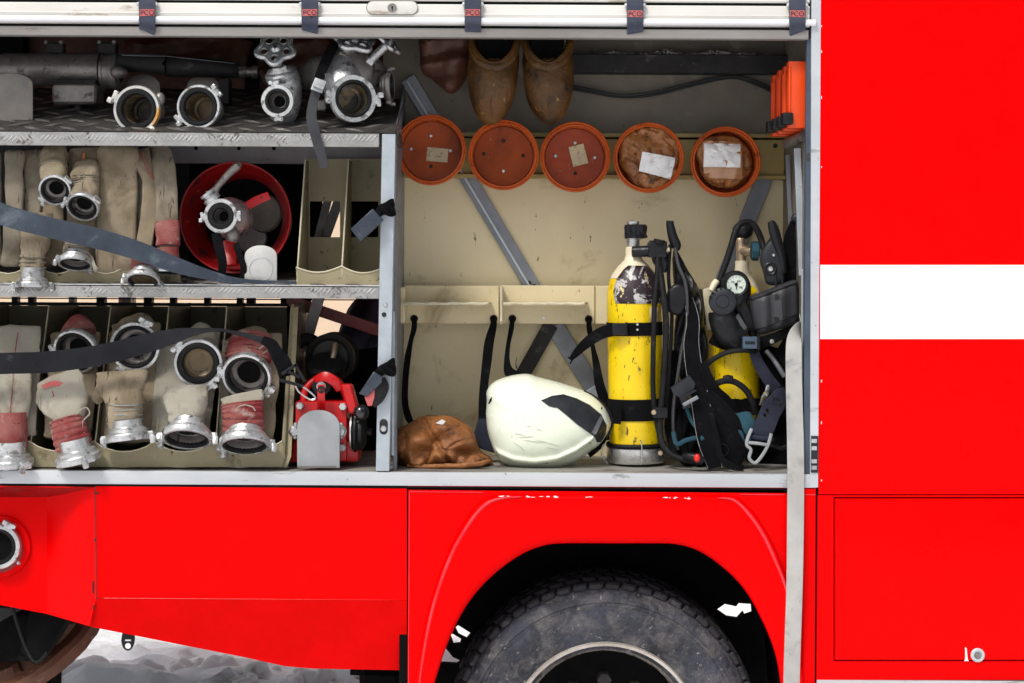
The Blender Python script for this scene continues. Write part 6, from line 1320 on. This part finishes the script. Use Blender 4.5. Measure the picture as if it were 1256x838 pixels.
mb = MB(); pipe(mb, [(946,272,.185,4.5),(949,284,.182,6),(954,300,.182,6),(959,316,.185,5),(961,335,.19,4)], n=12); obj('grip_ridge', mb, plastic, h_)
mb = MB(); lathe(mb, [(8*sc(.18),-.004),(8.4*sc(.18),.004),(7*sc(.18),.006),(5*sc(.18),.002),(4.6*sc(.18),.002)], W(944.5,330,.178), -Y, n=26); lathe(mb, [(0,.002),(4.6*sc(.18),.002)], W(944.5,330,.178), -Y, n=20); obj('screw_boss', mb, plastic, h_)
mb = MB(); lathe(mb, [(0,.006),(2.8*sc(.18),.005),(3.8*sc(.18),.001)], W(945,330,.177), -Y, n=6); obj('steel_screw', mb, steel, h_)
mb = MB(); lathe(mb, [(0,.004),(1.5*sc(.18),.003),(2*sc(.18),0)], W(949,313,.176), -Y, n=12); obj('small_screw', mb, steel, h_)
for x in (951,959):
    mb = MB(); strap(mb, [(x-3,318,.19,3),(x,335,.18,3.5),(x+1,352,.185,3.5)], t=.003, k=3); obj('lever', mb, plastic, h_)
# back strap and belt things at the far right
b_ = thing('carrying_harness', 'black harness belt bundled around the second cylinder beside the right jamb', 'harness', W(950,570,.25))
mb = MB(); strap(mb, [(975,272,.24,12),(972,290,.23,20),(970,315,.22,22),(972,345,.22,22),(974,380,.22,20),(970,420,.2,22),(958,450,.2,34),(950,480,.22,36)], t=.004, nz=.002); obj('shoulder_strap', mb, webb, b_)
mb = MB(); ball(mb, W(977,268,.23), (7*sc(.2),.012,6*sc(.2)), n=12, m=8, nz=.002); obj('strap_end_clip', mb, plasticg, b_)
mb = MB(); strap(mb, [(872,415,.22,14),(890,422,.19,16),(912,421,.16,15),(934,420,.15,14),(955,412,.16,13),(975,404,.18,10)], t=.004, nz=.002); obj('upper_belt', mb, webb, b_)
mb = MB(); pbox(mb, 911,413,932,428,.125,.145,bev=.004,seg=2); bk = obj('blue_buckle', mb, mat('slate_blue_plastic', (.05,.085,.13), None, 20, .3), b_)
mb = MB(); pbox(mb, 929,411,933,430,.12,.15,bev=.003); obj('buckle_bar', mb, plastic, bk)
mb = MB(); pbox(mb, 914,419,926,422,.122,.127,bev=.001); obj('buckle_slot', mb, plastic, bk)
mb = MB(); lathe(mb, [(0,.004),(2.2*sc(),.003),(3*sc(),0)], W(947,419,.13), (.2,-1,.1), n=12); obj('rivet', mb, cast_w, b_)
mb = MB(); sh_ = Shell([(925,425),(945,424),(965,440),(968,475),(966,520),(968,570),(925,572),(915,545),(930,500),(932,460)], .30, .06, .05, p=2.6, disp=lambda x,y: .016*math.sin((x*.8+y*.5)*.12)+.008*math.sin(y*.2)); sh_.build(mb, rings=20, nz=.006, nf=20, na=80); obj('strap_heap', mb, webb, b_)
mb = MB(); pipe(mb, [(866,448,.16),(876,440,.15),(890,433,.14),(905,430,.13),(920,430,.14),(930,432,.16)], 3.2, n=10); obj('black_hose', mb, rubber, b_)
mb = MB(); pipe(mb, [(870,478,.16),(880,470,.14),(892,467,.13),(904,470,.13),(916,480,.14),(923,494,.15),(926,508,.16)], 4, n=10); pipe(mb,[(888,466,.125,5),(893,465,.125,5.5),(898,466,.125,5)],n=12,k=2); obj('black_hose', mb, rubber, b_)
mb = MB(); strap(mb, [(872,495,.24,10),(880,497,.235,16),(900,498,.225,18),(922,497,.235,18),(932,496,.26,14)], t=.003); obj('tank_strap', mb, webb, b_)
mb = MB(); strap(mb, [(924,430,.15,12),(930,445,.15,14),(940,462,.16,15),(952,478,.17,16)], t=.002); obj('side_webbing', mb, navy, b_)
mb = MB(); pipe(mb, [(940,430,.2),(948,440,.19),(956,452,.18),(962,462,.18)], 3, n=8); obj('small_tube', mb, brace_m, b_)
mb = MB(); pipe(mb, [(942,472,.14,1.5),(941,480,.14,3),(937,488,.135,3.6),(933,497,.13,2)], n=8, nz=.004, nf=90); obj('metal_tag', mb, steel, b_)
mb = MB(); strap(mb, [(963,482,.14,16,.3),(955,490,.12,24,.2),(945,506,.10,26,.1),(938,522,.09,26,0),(934,534,.09,24,0)], t=.005, nz=.002); wt = obj('waist_webbing', mb, navy, b_)
for (x,y) in ((941,503),(938,509)):
    mb = MB(); lathe(mb, [(0,.001),(2*sc(),.001)], W(x,y,.088), (-.2,-1,.1), n=10); obj('adjust_hole', mb, black, wt)
mb = MB(); loft(mb, [(910,508,.14,10,6),(914,522,.12,13,8),(916,536,.12,12,7),(920,540,.12,8,5)], n=14, nz=.003); obj('teal_webbing', mb, tealw, b_)
for (pts) in ([(922,526,.08),(917,538,.075),(916,546,.075),(921,552,.075),(919,562,.075),(926,568,.075),(934,560,.075),(942,546,.075),(946,532,.08)],[(918,543,.075),(930,544,.072),(942,546,.075)]):
    mb = MB(); pipe(mb, pts, 2.1, n=8, sq=3); obj('buckle_frame', mb, plateg, b_)
mb = MB(); pipe(mb, [(921,535,.09),(936,538,.085),(948,539,.09)], 3.4, n=10); obj('buckle_roller', mb, navy, b_)
mb = MB(); pipe(mb, [(945,545,.12),(958,550,.12),(970,545,.13)], 3, n=8); obj('loose_cord', mb, rubber, b_)
# ---- long white strap hanging over the sill
t = thing('white_strap', 'long dirty white webbing strap hanging from the locker down over the wheel arch', 'strap', W(972,600,0))
mb = MB(); strap(mb, [(985,398,.10,7,.9),(980,401,.07,13,.6),(975,412,.03,18,.2),(973.5,430,.01,20,0),(974,480,.0,20.5,0),(975.5,540,-.008,21,0),(976,590,-.012,21,0),(975.5,650,-.022,21,0),(974.5,720,-.026,20.5,0),(972.5,780,-.026,20.5,0),(971,830,-.026,20.5,0),(970,900,-.026,20.5,0)], t=.0016, k=8); ws = obj('webbing', mb, whitew, t)
mb = MB(); strap(mb, [(985,372,.2,5,.8),(982,385,.16,5,.9),(985,398,.12,7,.8)], t=.002); obj('strap_tail', mb, whitew, t)

coupling(T, -3, 671, .08, 28, (0,-1,0), 0, cast, claws=(62,), br=.60, lipw=.80, tail=.4, bd=.30, borem=black, name='fill_coupling')
